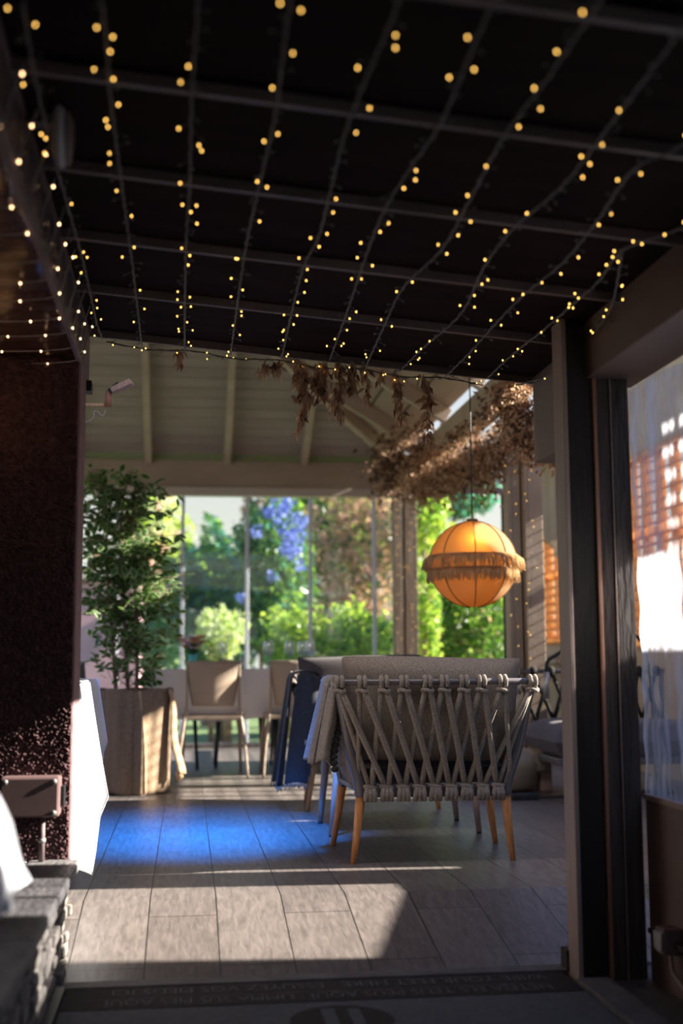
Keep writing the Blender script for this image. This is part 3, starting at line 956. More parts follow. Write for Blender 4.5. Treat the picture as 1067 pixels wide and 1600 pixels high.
chair_a = make_armchair('rope_armchair', 'grey rope-backed armchair with orange wooden legs, seen from behind', M['cushion'], M['cushion_dark'], M['gunmetal'], M['rope'], M['wood'])
chair_a.location = (0.995, 4.91, 0)
chair_a.scale = (0.97, 1, 1)
chair_a.rotation_euler.z = R(-1.5)
chair_b = copy_tree(chair_a)
chair_b.name = 'rope_armchair'
chair_b['label'] = 'charcoal armchair facing the viewer, behind the rope-backed chair'
chair_b.location = (1.02, 7.22, 0)
chair_b.rotation_euler.z = R(180)
for ch in chair_b.children:
    if ch.name.startswith('back_cushion') or ch.name.startswith('seat_cushion'):
        ch.data = ch.data.copy()
        ch.data.materials[0] = M['cushion_dark']
        if ch.name.startswith('back'):
            ch.location.z += 0.02

# throws over the chair arms
def throw(name, label, x_in, x_out, y0, y1, ztop, z_in, z_out, m, tasselm, seed, flare=0.05, fringe='bottom'):
    rnd = random.Random(seed)
    ph = [rnd.uniform(0, 6) for _ in range(4)]
    xm = (x_in + x_out) / 2
    t = thing(name, label, 'blanket', (xm, (y0 + y1) / 2, ztop))
    prof = []
    for k in range(9):
        prof.append(('in', k / 8))
    L_in = ztop - z_in
    L_out = ztop - z_out
    def fn(u, v):
        s = v
        wob = 0.012 * math.sin(9 * u * 1.7 + ph[0]) + 0.008 * math.sin(21 * u + ph[1])
        if s < 0.3:
            q = s / 0.3
            x = x_in + 0.01 * math.sin(7 * u); z = z_in + L_in * q * 0.97
            fl = 0
        elif s < 0.42:
            a = math.pi * (s - 0.3) / 0.12
            x = xm - (x_in - x_out) / -2 * 0 + (x_in - xm) * math.cos(a)
            z = ztop + 0.03 * math.sin(a)
            fl = 0
        else:
            q = (s - 0.42) / 0.58
            x = x_out - flare * q + wob * (0.3 + q)
            z = ztop - L_out * q
            fl = q
        y = y0 + (y1 - y0) * u
        y = (y0 + y1) / 2 + (y - (y0 + y1) / 2) * (0.82 + 0.22 * fl) + 0.01 * math.sin(8 * s + ph[2])
        return (x, y, z)
    b = MB()
    b.grid(fn, 34, 44)
    b.build('cloth', m, t, smooth=True, solid=0.006)
    # the bunched front of the throw
    def front(u, v):
        xl = (xm + x_out) / 2 - 0.01 - (flare + 0.01) * v ** 0.8
        xr = (x_in if fringe == 'bottom' else x_out + 0.03) - 0.02 * (1 - v) + 0.02 * math.sin(5 * v)
        zb2 = z_out + (0.0 if fringe == 'side' else 0.25 * max(0, u - 0.62) / 0.38)
        z = ztop + 0.028 * math.sin(math.pi * min(1, u + 0.15)) - (ztop - zb2) * v
        y = y0 + 0.0 - 0.035 * v + 0.010 * math.sin(7 * u + 2.0 * v + ph[3]) - 0.03 * math.sin(math.pi * u)
        return (xl + (xr - xl) * u, y, z)
    b2 = MB()
    b2.grid(front, 30, 26)
    b2.build('front_fold', m, t, smooth=True, solid=0.006)
    tb = MB()
    tp = MB()
    if fringe == 'bottom':
        for k in range(26):
            u = k / 25
            p = Vector(front(u, 1.0)) if k % 2 else Vector(fn(u, 1.0))
            tb.tube([p + Vector((0, 0, 0.004)), p + Vector((rnd.uniform(-.006, .006), rnd.uniform(-.006, .006), -0.028))], [0.005, 0.003], 5)
        tb.build('fringe', tasselm, t, smooth=True)
    else:
        for k in range(15):
            v = 0.40 + 0.6 * k / 14
            p = Vector(front(1.0, (v - 0.4) / 0.6))
            tb.ball(p + Vector((0.002, -0.018, -0.01)), (0.016, 0.014, 0.013), 5)
            tp.tube([p + Vector((-0.008, -0.010, 0.006)), p + Vector((0.006, -0.022, 0.004)), p + Vector((0.016, -0.016, 0.008))], 0.003, 5)
        tb.build('pompom_trim', tasselm, t, smooth=True)
        tp.build('stitching', M['tassel_pale'], t, smooth=True)
    return t
throw('blanket', 'taupe wool throw with dark pompom edge over the near armchair arm', 0.655, 0.575, 4.93, 5.30, 0.715, 0.55, 0.39, M['blanket'], M['tassel'], 2, 0.06, 'side')
throw('blanket', 'dark slate wool throw with fringed hem over the far armchair arm', 0.73, 0.575, 6.62, 6.98, 0.725, 0.46, 0.14, M['blanket_dark'], M['tassel_pale'], 5, 0.07, 'bottom')

# coffee table between the two armchairs
t = thing('coffee_table', 'low coffee table with a grey edge between the two armchairs', 'table', (1.02, 5.97, 0))
bx('table_top', (0.60, 5.66, 0.385), (1.46, 6.26, 0.41), M['gunmetal'], 0.004, t)
bx('rim', (0.64, 5.70, 0.345), (1.42, 6.22, 0.384), M['black'], 0.003, t)
for x, sx in ((0.673, -1), (1.37, 1)):
    for y in (5.72, 6.2):
        mb = MB().tube([(x, y, 0.0), (x, y, 0.012)], 0.0125, 12)
        lg_ = MB().tube([(x, y, 0.012), (x - sx * 0.035, y, 0.35)], [0.0135, 0.022], 12).build('leg', M['wood_pale'], t, smooth=True)
        mb.build('foot', M['black'], lg_, smooth=True)

# taupe cushion seen on the far armchair
tag(MB().pillow((0.78, 7.02, 0.545), 0.22, 0.22, 0.09, Matrix.Rotation(R(40), 3, 'Z') @ Matrix.Rotation(R(-15), 3, 'X'), 3, 14).build('scatter_cushion', M['burlap'], smooth=True),
    'small taupe scatter cushion on the charcoal armchair seat', 'cushion')

# ------------------------------------------------------------------ sofa, pillow, lamp and pouf on the right
t = thing('rope_sofa', 'dark mauve cushioned sofa with black rope back behind the columns', 'sofa', (2.55, 7.6, 0))
MB().pillow((2.60, 7.28, 0.335), 0.98, 0.80, 0.22, Matrix.Rotation(R(90), 3, 'X'), 9, 26, 0, 0.04, 9).build('seat_cushion', M['sofa'], t, smooth=True, subsurf=1)
rb = MB()
for k in range(9):
    x = 2.13 + k * 0.12
    for d in (-0.12, 0.12):
        xb = x + d
        if 2.05 < xb < 3.2:
            rb.tube([(x, 7.80, 0.74), ((x + xb) / 2, 7.79, 0.58), (xb, 7.76, 0.42)], 0.014, 7)
    rb.ball((x, 7.80, 0.735), (0.03, 0.025, 0.035), 6)
rb.build('rope_back', M['tassel'], t, smooth=True)
MB().tube([(2.08, 7.80, 0.735), (3.14, 7.80, 0.735)], 0.016, 10).tube([(2.10, 7.80, 0.735), (2.13, 7.76, 0.3)], 0.016, 10).tube([(3.12, 7.80, 0.735), (3.1, 7.76, 0.3)], 0.016, 10).build('back_rail', M['gunmetal'], t, smooth=True)
MB().box((2.14, 6.95, 0.20), (3.08, 7.74, 0.24)).build('seat_frame', M['gunmetal'], t, bevel=0.006)
for x in (2.9, 3.05):
    for y in (7.0, 7.7):
        if x > 3:
            MB().tube([(x, y, 0), (x - 0.02, y, 0.21)], [0.014, 0.02], 10).build('leg', M['wood'], t, smooth=True)
for y in (7.62, 7.7):
    MB().tube([(2.5, y, 0), (2.5, y, 0.21)], [0.014, 0.02], 10).build('leg', M['wood'], t, smooth=True) if y == 7.7 else None
tag(MB().pillow((2.56, 7.42, 0.585), 0.40, 0.38, 0.20, Matrix.Rotation(R(20), 3, 'Z') @ Matrix.Rotation(R(-14), 3, 'X'), 3.2, 20, 0, 0.05, 4).build('pillow', M['pillow_beige'], smooth=True, subsurf=1),
    'round cream pillow leaning on the sofa back', 'pillow')
t = thing('reading_lamp', 'black bent-arm lamp with a grey cylinder head above the sofa', 'lamp', (2.9, 7.5, 0))
p0 = at(853, 1062, 7.0); p1 = at(855, 1035, 7.0); p2 = at(868, 1024, 7.0); p3 = at(892, 1012, 7.0)
MB().tube(catmull([p0, p1, p2, p3, p3 + Vector((0.35, 0.05, 0.10)), p3 + Vector((0.55, 0.2, -0.1)), (p3.x + 0.6, p3.y + 0.25, 0.02)], 6), 0.011, 10).build('arm', M['black'], t, smooth=True)
q = at(853.5, 1092, 7.0); q2 = at(853.5, 1050, 7.0)
MB().tube([q, q2], 0.0165, 16).build('lamp_head', M['screw'], t, smooth=True)
MB().lathe([(0, 0), (0.1, 0), (0.1, 0.015), (0, 0.02)], (p3.x + 0.6, p3.y + 0.25, 0.0), 20).build('base', M['black'], t, smooth=True)
t = thing('pouf', 'beige canvas pouf on the floor in front of the sofa', 'pouf', (1.95, 7.6, 0))
pc = at(795, 1215, 7.35)
MB().lathe([(0.0, 0.0), (0.17, 0.0), (0.24, 0.03), (0.255, 0.10), (0.30, 0.16), (0.285, 0.22), (0.2, 0.25), (0, 0.255)], (pc.x, 7.6, 0.005), 30).build('body', M['sack'], t, smooth=True)
MB().pillow((pc.x + 0.20, 7.45, 0.19), 0.2, 0.16, 0.16, None, 3, 12).build('corner_fold', M['sack'], t, smooth=True)
wbk = at(850, 1211, 7.5)
tag(bx('wooden_block', (wbk.x - 0.03, 7.48, 0.0), (wbk.x + 0.045, 7.58, 0.16), M['wood_pale'], 0.006), 'pale wooden block standing beside the pouf', 'block')
fp = at(818, 1246, 7.1)
tag(bx('floor_socket', (fp.x - 0.09, 7.02, 0.0), (fp.x + 0.075, 7.12, 0.035), M['black'], 0.006), 'black power strip on the floor by the pouf', 'power strip')
tag(MB().tube([(fp.x + 0.07, 7.07, 0.008), (fp.x + 0.3, 7.13, 0.006), (fp.x + 0.8, 7.16, 0.006)], 0.006, 6).build('power_cable', M['black'], smooth=True), 'thin black cable running right from the power strip', 'cable')
# counter things beyond the post
t = thing('bar_counter', 'ochre counter block beyond the beige post', 'counter', (3.05, 10.2, 0))
bx('counter_body', (2.86, 9.2, 0), (3.20, 11.2, 0.78), M['ext_wall'], 0.005, t)
bx('counter_top', (2.82, 9.15, 0.78), (3.24, 11.25, 0.82), M['pav_beam'], 0.005, t)

# ------------------------------------------------------------------ pendant lamp
lc = Vector((1.575, 6.6, 1.338))
RL = 0.242
t = thing('pendant_lamp', 'round amber fabric pendant lamp with a double straw fringe', 'lamp', lc)
b = MB()
NP = 8
nseg = 48
prof = []
for k in range(25):
    a = -math.pi / 2 + 0.10 + (math.pi - 0.2) * k / 24
    prof.append((math.cos(a), math.sin(a)))
def shade_pt(a, lat):
    # slightly flat gores between the ribs
    off = -0.17
    ph = ((a - off) / (2 * math.pi / NP)) % 1.0
    g = 1 - 0.035 * math.sin(math.pi * ph)
    return Vector((lc.x + RL * g * math.cos(lat) * math.cos(a), lc.y + RL * g * math.cos(lat) * math.sin(a), lc.z + RL * 0.985 * math.sin(lat)))
b.grid(lambda u, v: shade_pt(2 * math.pi * u, -math.pi / 2 + 0.12 + (math.pi - 0.24) * v), 96, 40)
b.build('lamp_shade', M['lamp_cloth'], t, smooth=True)
b = MB()
for k in range(NP):
    a = -0.17 + 2 * math.pi * k / NP
    pts = [lc + (shade_pt(a, -math.pi / 2 + 0.12 + (math.pi - 0.24) * j / 30) - lc) * 1.006 for j in range(31)]
    b.tube(pts, 0.0032, 6)
b.build('seams', M['seam'], t, smooth=True)
random.seed(5)
for (zc, rr, hh, nm) in ((0.045, 1.005, 0.078, 'fringe'), (-0.028, 0.99, 0.072, 'fringe')):
    b = MB()
    for k in range(420):
        a = 2 * math.pi * k / 420 + random.uniform(-0.005, 0.005)
        r0 = RL * rr
        zt = lc.z + zc + random.uniform(-0.004, 0.004)
        out = random.uniform(0.018, 0.046) if zc > 0 else random.uniform(0.006, 0.022)
        a2 = a + random.uniform(-0.03, 0.03)
        h2 = hh * random.uniform(0.8, 1.1)
        b.tube([(lc.x + r0 * math.cos(a), lc.y + r0 * math.sin(a), zt),
                (lc.x + (r0 + out * 0.75) * math.cos(a), lc.y + (r0 + out * 0.75) * math.sin(a), zt - h2 * 0.35),
                (lc.x + (r0 + out) * math.cos(a2), lc.y + (r0 + out) * math.sin(a2), zt - h2)], [0.0022, 0.003, 0.0016], 4)
    b.tube([(lc.x + (RL * rr + 0.003) * math.cos(2 * math.pi * j / 48), lc.y + (RL * rr + 0.003) * math.sin(2 * math.pi * j / 48), lc.z + zc) for j in range(49)], 0.003, 6)
    b.build(nm, M['fringe'], t, smooth=True)
MB().tube([lc + Vector((0, 0, RL * 0.97)), lc + Vector((0, 0, 0.6)), (lc.x, lc.y, zr(lc.x) + 0.08)], 0.004, 6).build('cord', M['black'], t, smooth=True)
MB().lathe([(0.0, 0.02), (0.03, 0.015), (0.034, 0.0), (0.03, -0.01)], lc + Vector((0, 0, RL * 0.98)), 16).build('cap', M['seam'], t, smooth=True)
bl = lc + Vector((-0.02, -0.12, 0.10))
MB().ball(bl, 0.028, 8).build('light_bulb', M['bulb'], t, smooth=True)
pd = bpy.data.lights.new('pendant_light', 'POINT')
pd.energy = 1.1
pd.color = (1.0, 0.62, 0.22)
pd.shadow_soft_size = 0.03
po = bpy.data.objects.new('pendant_light', pd)
C.objects.link(po)
po.location = bl + Vector((0, -0.035, 0))

# ------------------------------------------------------------------ dining table and chairs
DX0, DX1, DY0, DY1, DZ = -0.27, 1.25, 8.98, 9.72, 0.755
t = thing('dining_table', 'long dining table hidden under the white cloth behind the taupe chairs', 'table', ((DX0 + DX1) / 2, (DY0 + DY1) / 2, 0))
bx('tabletop', (DX0 + 0.02, DY0 + 0.02, DZ - 0.04), (DX1 - 0.02, DY1 - 0.02, DZ - 0.006), M['wood_pale'], 0.003, t)
for x in (DX0 + 0.1, DX1 - 0.1):
    for y in (DY0 + 0.1, DY1 - 0.1):
        bx('leg', (x - 0.025, y - 0.025, 0), (x + 0.025, y + 0.025, DZ - 0.04), M['dark_chair'], 0.003, t)
def cloth_mesh(x0, x1, y0, y1, zt, hang, seed=1, amp=0.018, folds=9):
    rnd = random.Random(seed)
    ph = [rnd.uniform(0, 6) for _ in range(4)]
    b = MB()
    n = 30
    b.grid(lambda u, v: (x0 + (x1 - x0) * u, y0 + (y1 - y0) * v, zt), n, 10)
    per = []
    for k in range(n * 2): per.append((x0 + (x1 - x0) * k / (n * 2), y0, 0, -1))
    for k in range(n): per.append((x1, y0 + (y1 - y0) * k / n, 1, 0))
    for k in range(n * 2): per.append((x1 - (x1 - x0) * k / (n * 2), y1, 0, 1))
    for k in range(n): per.append((x0, y1 - (y1 - y0) * k / n, -1, 0))
    P_ = len(per)
    rows = 12
    vs = []
    for r_ in range(rows + 1):
        q = r_ / rows
        for k, (x, y, nx, ny) in enumerate(per):
            s = 2 * math.pi * k / P_
            o = amp * q * (math.sin(folds * s + ph[0]) + 0.5 * math.sin(folds * 2.3 * s + ph[1])) + 0.012 * q + 0.004
            dz = hang * q
            vs.append((x + nx * o, y + ny * o, zt - dz - 0.012 * q * math.sin(5 * s + ph[2])))
    fs = [(r_ * P_ + k, r_ * P_ + (k + 1) % P_, (r_ + 1) * P_ + (k + 1) % P_, (r_ + 1) * P_ + k) for r_ in range(rows) for k in range(P_)]
    b.add(vs, fs)
    return b
tag(cloth_mesh(DX0, DX1, DY0, DY1, DZ, 0.36).build('tablecloth', M['linen'], smooth=True), 'pinkish white cloth hanging over the long dining table', 'tablecloth')

def make_dining_chair(name, label, m):
    """origin floor centre; back at -Y (towards the viewer), seat to +Y"""
    t = thing(name, label, 'chair')
    b = MB()
    # curved back shell
    def shell(u, v):
        x = (u - 0.5) * (0.38 - 0.09 * (1 - v) ** 1.6)
        z = 0.50 + 0.315 * v
        y = -0.225 + 0.075 * (2 * u - 1) ** 2 * 0.9 - 0.03 * v
        return (x, y, z)
    b.grid(shell, 16, 12)
    b.build('backrest', m, t, smooth=True, solid=0.012)
    b = MB()
    b.grid(lambda u, v: ((u - 0.5) * (0.44 - 0.03 * v), -0.2 + 0.42 * v, 0.435 - 0.018 * math.sin(math.pi * v) * math.sin(math.pi * u)), 12, 12)
    b.build('seat', m, t, smooth=True, solid=0.022)
    for sx in (-1, 1):
        MB().tube(catmull([(sx * 0.245, -0.285, 0.0), (sx * 0.225, -0.25, 0.22), (sx * 0.20, -0.215, 0.40), (sx * 0.185, -0.19, 0.52), (sx * 0.188, -0.19, 0.80)], 5), [0.012] * 6 + [0.016] * 6 + [0.012] * 5 + [0.008] * 4, 10, flat=0.8).build('leg', m, t, smooth=True)
        MB().tube([(sx * 0.215, 0.21, 0.0), (sx * 0.205, 0.2, 0.3), (sx * 0.19, 0.19, 0.43)], [0.011, 0.015, 0.018], 10).build('leg', m, t, smooth=True)
    b = MB()
    b.box((-0.20, -0.225, 0.405), (0.20, -0.19, 0.43)).box((-0.2, 0.185, 0.40), (0.2, 0.21, 0.425))
    b.box((-0.215, -0.2, 0.405), (-0.195, 0.2, 0.43)).box((0.195, -0.2, 0.405), (0.215, 0.2, 0.43))
    b.build('seat_frame', m, t, bevel=0.004)
    return t
dc = make_dining_chair('dining_chair', 'taupe moulded chair at the white table, nearest the burlap pot', M['taupe'])
dc.location = (0.19, 8.94, 0)
def place(src, label, loc, rz, m=None, group=None):
    c = copy_tree(src)
    c.name = src.name.split('.')[0]
    c['label'] = label
    c.location = loc
    c.rotation_euler.z = rz
    if m:
        for ch in c.children:
            ch.data = ch.data.copy()
            ch.data.materials[0] = m
    return c
place(dc, 'taupe moulded chair at the white table, beside the dark fringed throw', (0.775, 8.94, 0), R(2))
def make_stool(label, x, y):
    t = thing('stool', label, 'stool', (x, y, 0))
    MB().pillow((x, y, 0.425), 0.38, 0.36, 0.05, Matrix.Rotation(R(90), 3, 'X'), 8, 10).build('seat', M['dark_chair'], t, smooth=True)
    for sx in (-1, 1):
        for sy in (-1, 1):
            MB().tube([(x + sx * 0.19, y + sy * 0.19, 0), (x + sx * 0.165, y + sy * 0.165, 0.42)], [0.011, 0.016], 8).build('leg', M['dark_chair'], t, smooth=True)
    return t
make_stool('dark stool pushed under the white table, nearest the ficus', -0.10, 9.62)
make_stool('dark stool under the table, between the two taupe chairs', 0.42, 9.7)
make_stool('dark stool under the table, behind the second taupe chair', 0.86, 9.6)
place(dc, 'dark chair at the left, half hidden behind the ficus pot', (-0.56, 8.95, 0), R(-80), M['dark_chair'])

# things on the table
def wineglass():
    t = thing('wine_glass', '', 'glass')
    prof = [(0.0, 0.0), (0.034, 0.001), (0.033, 0.004), (0.006, 0.009), (0.0042, 0.02), (0.004, 0.085), (0.012, 0.093), (0.034, 0.112), (0.042, 0.14), (0.041, 0.165), (0.034, 0.205)]
    MB().lathe(prof, (0, 0, 0), 20).build('glass_body', M['wineglass'], t, smooth=True)
    return t
wg = wineglass()
GL = [((348, 9.25), 'wine glass on the table behind the first taupe chair'), ((419, 9.2), 'wine glass left of the group on the white table'),
      ((452, 9.3), 'tallest-looking wine glass, second of the group on the table'), ((472, 9.45), 'wine glass at the back of the group, partly hidden'), ((484, 9.3), 'wine glass at the right end of the group on the table')]
for i, ((px, Y), lb) in enumerate(GL):
    o = wg if i == 0 else copy_tree(wg)
    o.name = 'wine_glass'
    o['label'] = lb
    o['group'] = 'wine glasses on the white table'
    p = at(px, 1000, Y)
    o.location = (p.x, Y, DZ + 0.001)
p = at(301, 1000, 9.3)
t = thing('flower_vase', 'turquoise vase of mixed pink and orange flowers on the white table', 'vase', (p.x, 9.3, DZ))
MB().lathe([(0, 0.0), (0.03, 0.0), (0.036, 0.03), (0.03, 0.08), (0.034, 0.11)], (p.x, 9.3, DZ + 0.001), 18).build('vase', M['turquoise'], t, smooth=True)
random.seed(3)
fcol = [mat('orange petal', (0.95, 0.4, 0.18), trans=0.45), mat('pink petal', (0.95, 0.5, 0.55), trans=0.45), mat('lilac petal', (0.75, 0.65, 0.95), trans=0.45), mat('pale petal', (0.8, 0.75, 0.6), trans=0.3)]
b = MB()
st = MB()
for k in range(40):
    a = random.uniform(0, 6.28); rr = random.uniform(0, 0.11)
    c = Vector((p.x + rr * math.cos(a), 9.3 + rr * math.sin(a), DZ + 0.15 + random.uniform(0, 0.085)))
    st.tube([(p.x, 9.3, DZ + 0.08), c], 0.002, 4)
    mi = random.randrange(4)
    for j in range(7):
        a2 = j * 0.9
        d = Vector((math.cos(a2), math.sin(a2), random.uniform(0.1, 0.9))) * 0.03
        e = Vector((-math.sin(a2), math.cos(a2), 0)) * 0.015
        b.add([c, c + d * 0.6 + e, c + d, c + d * 0.6 - e], [(0, 1, 2, 3)], mi)
b.build('petals', fcol, t)
st.build('stems', M['leaf_green'], t)
p = at(377, 1000, 9.25)
t = thing('salt_shaker', 'small glass shaker with a white cap on the table', 'shaker', (p.x, 9.25, DZ))
MB().lathe([(0, 0.0), (0.02, 0.0), (0.022, 0.04), (0.013, 0.06), (0.013, 0.07)], (p.x, 9.25, DZ + 0.001), 16).build('body', M['wineglass'], t, smooth=True)
MB().lathe([(0.014, 0.068), (0.014, 0.085), (0, 0.088)], (p.x, 9.25, DZ), 16).build('cap', M['white_cloth'], t, smooth=True)
for px, w_, lb in ((318, 0.028, 'short beige candle pot between the vase and a wine glass'), (438, 0.045, 'folded white napkin behind the second taupe chair')):
    p = at(px, 1000, 9.35)
    if w_ < 0.03:
        tag(MB().lathe([(0, 0), (w_, 0), (w_ * 1.1, 0.06), (w_ * 0.9, 0.065), (0, 0.05)], (p.x, 9.35, DZ + 0.001), 16).build('candle_pot', M['burlap_light'], smooth=True), lb, 'candle pot')
    else:
        tag(MB().pillow((p.x, 9.35, DZ + 0.035), 0.11, 0.06, 0.05, None, 3, 8).build('napkin', M['white_cloth'], smooth=True), lb, 'napkin')

# near white table behind the pillar
t = thing('side_table', 'small table under a sunlit white cloth behind the stucco pillar', 'table', (-0.75, 4.6, 0))
bx('tabletop', (-1.12, 4.24, 0.70), (-0.385, 5.0, 0.73), M['wood_pale'], 0.003, t)
for x in (-1.06, -0.45):
    for y in (4.3, 4.94):
        bx('leg', (x - 0.02, y - 0.02, 0), (x + 0.02, y + 0.02, 0.70), M['dark_chair'], 0.003, t)
b = MB()
b.grid(lambda u, v: (-1.14 + 0.78 * u, 4.215 + 0.80 * v, 0.742 - 0.006 * max(0, u - 0.95) * 20), 12, 12)
# front fall
b.grid(lambda u, v: (-1.14 + 0.78 * u, 4.212 - 0.012 * v * math.sin(16 * u), 0.742 - 0.50 * v), 24, 12)
# right fall with the hanging corner (profile traced down the side, real depth)
prof = [(0.0, -0.352, 0.742), (0.06, -0.335, 0.725), (0.25, -0.310, 0.60), (0.5, -0.283, 0.47), (0.72, -0.258, 0.352), (0.8, -0.285, 0.285), (0.9, -0.297, 0.17), (1.0, -0.308, 0.095)]
def corner(u, v):
    # u: 0 at the front corner .. 1 back along the side ; v down
    k = v * (len(prof) - 1)
    i = min(int(k), len(prof) - 2)
    q = k - i
    x = prof[i][1] * (1 - q) + prof[i + 1][1] * q
    z = prof[i][2] * (1 - q) + prof[i + 1][2] * q
    x = x * 1.03; z = 0.8 + (z - 0.8) * 1.03
    y = 4.402 + 0.60 * u
    s = max(0.0, 1 - u / 0.28)
    zz = 0.742 - (0.742 - z) * (0.62 + 0.38 * s) 
    return (-0.352 + (x + 0.352) * (0.5 + 0.5 * s), y + 0.02 * math.sin(9 * v) * 0, zz)
b.grid(corner, 26, 28)
def front_corner(u, v):
    k = v * (len(prof) - 1)
    i = min(int(k), len(prof) - 2)
    q = k - i
    x = prof[i][1] * (1 - q) + prof[i + 1][1] * q
    z = prof[i][2] * (1 - q) + prof[i + 1][2] * q
    x0 = -0.43
    zl = 0.742 - (0.742 - z) * 0.90
    x = x * 1.03; z = 0.8 + (z - 0.8) * 1.03
    return (x0 + (x - x0) * u, 4.205 + 0.20 * u + 0.006 * math.sin(7 * u + 2 * v), zl * (1 - u) + z * u)
b.grid(front_corner, 12, 28)
tag(b.build('tablecloth', M['white_cloth'], smooth=True, solid=0.003), 'bright white cloth with a hanging corner beside the stucco pillar', 'tablecloth')

# ------------------------------------------------------------------ ficus in its burlap pot
def leaf(b, base, d, up_, L_, W_, mi_in=0, mi_out=1, curl=0.2):
    "pointed leaf with a cream margin: ring + centre"
    d = d.normalized()
    s = d.cross(up_)
    if s.length < 1e-3:
        s = d.orthogonal()
    s.normalize()
    n = s.cross(d).normalized()
    prof = ((0.0, 0.0), (0.22, 0.62), (0.5, 1.0), (0.78, 0.6), (1.0, 0.0))
    outer = []
    inner = []
    for q, wd in prof:
        c = base + d * (L_ * q) - n * (curl * L_ * q * q)
        outer.append((c, wd))
    L1 = [c + s * (W_ / 2 * wd) for c, wd in outer]
    R1 = [c - s * (W_ / 2 * wd) for c, wd in outer[1:-1]]
    ring = L1 + R1[::-1]
    cen = base + d * (L_ * 0.5) - n * (curl * L_ * 0.25)
    vin = [cen + (p - cen) * 0.76 + n * 0.0006 for p in ring]
    k = len(ring)
    b.add(ring + vin, [(i, (i + 1) % k, k + (i + 1) % k, k + i) for i in range(k)], mi_out)
    o = len(b.v) - k
    b.f.append(tuple(range(o, o + k)))
    b.m.append(mi_in)

random.seed(21)
px0, py0 = -0.315, 7.66 + 0.2
pot = thing('burlap_pot', 'tall round plant pot wrapped in brown burlap beside the white cloth', 'plant pot', (px0, py0, 0))
def wrap(u, v):
    a = -math.pi * 0.5 + 2 * math.pi * u
    r = 0.228 - 0.026 * (1 - v) + 0.006 * math.sin(9 * a + 2 * v) + 0.004 * math.sin(17 * a - 3 * v)
    if 0.015 < u < 0.05:
        r += 0.018 * math.sin((u - 0.015) / 0.035 * math.pi)
    r += 0.006 * (1 - v) ** 6
    return (px0 + r * math.cos(a), py0 + r * math.sin(a), 0.002 + 0.64 * v + 0.006 * math.sin(5 * a))
MB().grid(wrap, 120, 26).build('burlap_wrap', M['burlap'], pot, smooth=True, solid=0.004)
seam = [(px0 + 0.035 + 0.022 * q * (1 - q) * 2 + 0.035 * (1 - q), py0 - 0.224 - 0.012 + 0.024 * (1 - q), 0.012 + 0.62 * q) for q in [i / 12 for i in range(13)]]
MB().tube(seam, 0.010, 8).build('burlap_seam', M['burlap_light'], pot, smooth=True)
# loose end of cloth on the right
def flap(u, v):
    z = 0.64 - 0.52 * v
    x = px0 + 0.205 + 0.055 * v + 0.03 * math.sin(math.pi * u) * (0.6 + v)
    y = py0 - 0.10 + 0.09 * (u - 0.5)
    return (x + 0.01 * math.sin(8 * v), y, z)
MB().grid(flap, 8, 18).tube([(px0 + 0.265, py0 - 0.12, 0.13), (px0 + 0.285, py0 - 0.12, 0.105), (px0 + 0.27, py0 - 0.11, 0.085)], [0.012, 0.02, 0.012], 6).build('loose_flap', M['burlap_light'], pot, smooth=True, solid=0.006)
MB().lathe([(0, 0.60), (0.20, 0.60)], (px0, py0, 0), 24).build('pot_soil', M['soil'], pot)
fic = thing('ficus', 'tall variegated ficus with three stems growing in the burlap pot', 'plant', (px0, py0, 0.6))
def px_at(x, y):
    return at(x, y, py0)
trunks = [[(182, 1080), (176, 1010), (170, 930), (166, 860), (172, 790)], [(200, 1080), (196, 1000), (190, 900), (188, 830), (196, 760)], [(214, 1080), (214, 1000), (210, 900), (207, 820), (212, 750)]]
tb = []
for tr_ in trunks:
    pts = [px_at(x, y) + Vector((0, random.uniform(-0.03, 0.03), 0)) for x, y in tr_]
    pts[0].z = 0.6
    pp = catmull(pts, 5)
    tb.append(pp)
    MB().tube(pp, [0.013 - 0.007 * i / len(pp) for i in range(len(pp))], 8).build('stem', M['trunk'], fic, smooth=True)
lb = MB()
tw = MB()
def inside(x, y):
    # rough outline of the crown in the frame: (y, xmin, xmax)
    rows = [(725, 150, 190), (745, 118, 262), (790, 118, 282), (850, 118, 285), (905, 118, 292), (950, 120, 280), (1000, 128, 268), (1040, 140, 250), (1075, 150, 246)]
    for i in range(len(rows) - 1):
        if rows[i][0] <= y <= rows[i + 1][0]:
            q = (y - rows[i][0]) / (rows[i + 1][0] - rows[i][0])
            return rows[i][1] * (1 - q) + rows[i + 1][1] * q < x < rows[i][2] * (1 - q) + rows[i + 1][2] * q
    return False
cnt = 0
while cnt < 215:
    x = random.uniform(95, 292); y = random.uniform(728, 1075)
    if not inside(max(x, 119), y):
        continue
    if y > 960 and random.random() < 0.55:
        continue
    cnt += 1
    tip = px_at(x, y) + Vector((0, random.uniform(-0.22, 0.24), 0))
    pp = random.choice(tb)
    root = min(pp, key=lambda q: abs(q.z - (tip.z + random.uniform(-0.22, -0.02))))
    if root.z < 0.62: root = pp[1]
    mid = (root + tip) / 2 + Vector((0, 0, 0.04))
    br = bez(root, mid, mid, tip, 5)
    tw.tube(br, 0.0022, 4, cap=False)
    for j in range(10):
        q = br[min(5, 1 + j // 2)] + Vector((random.uniform(-.015, .015), random.uniform(-.015, .015), random.uniform(-.015, .015)))
        d = (tip - root).normalized() * 0.6 + Vector((random.uniform(-1, 1), random.uniform(-1, 1), random.uniform(-0.8, 0.35)))
        leaf(lb, q, d, Vector((random.uniform(-.5, .5), random.uniform(-.9, 0.2), 1)), random.uniform(0.06, 0.10), random.uniform(0.034, 0.05), 0, 1)
lb.build('foliage', [M['leaf_green'], M['leaf_cream']], fic)
tw.build('twigs', M['trunk'], fic)

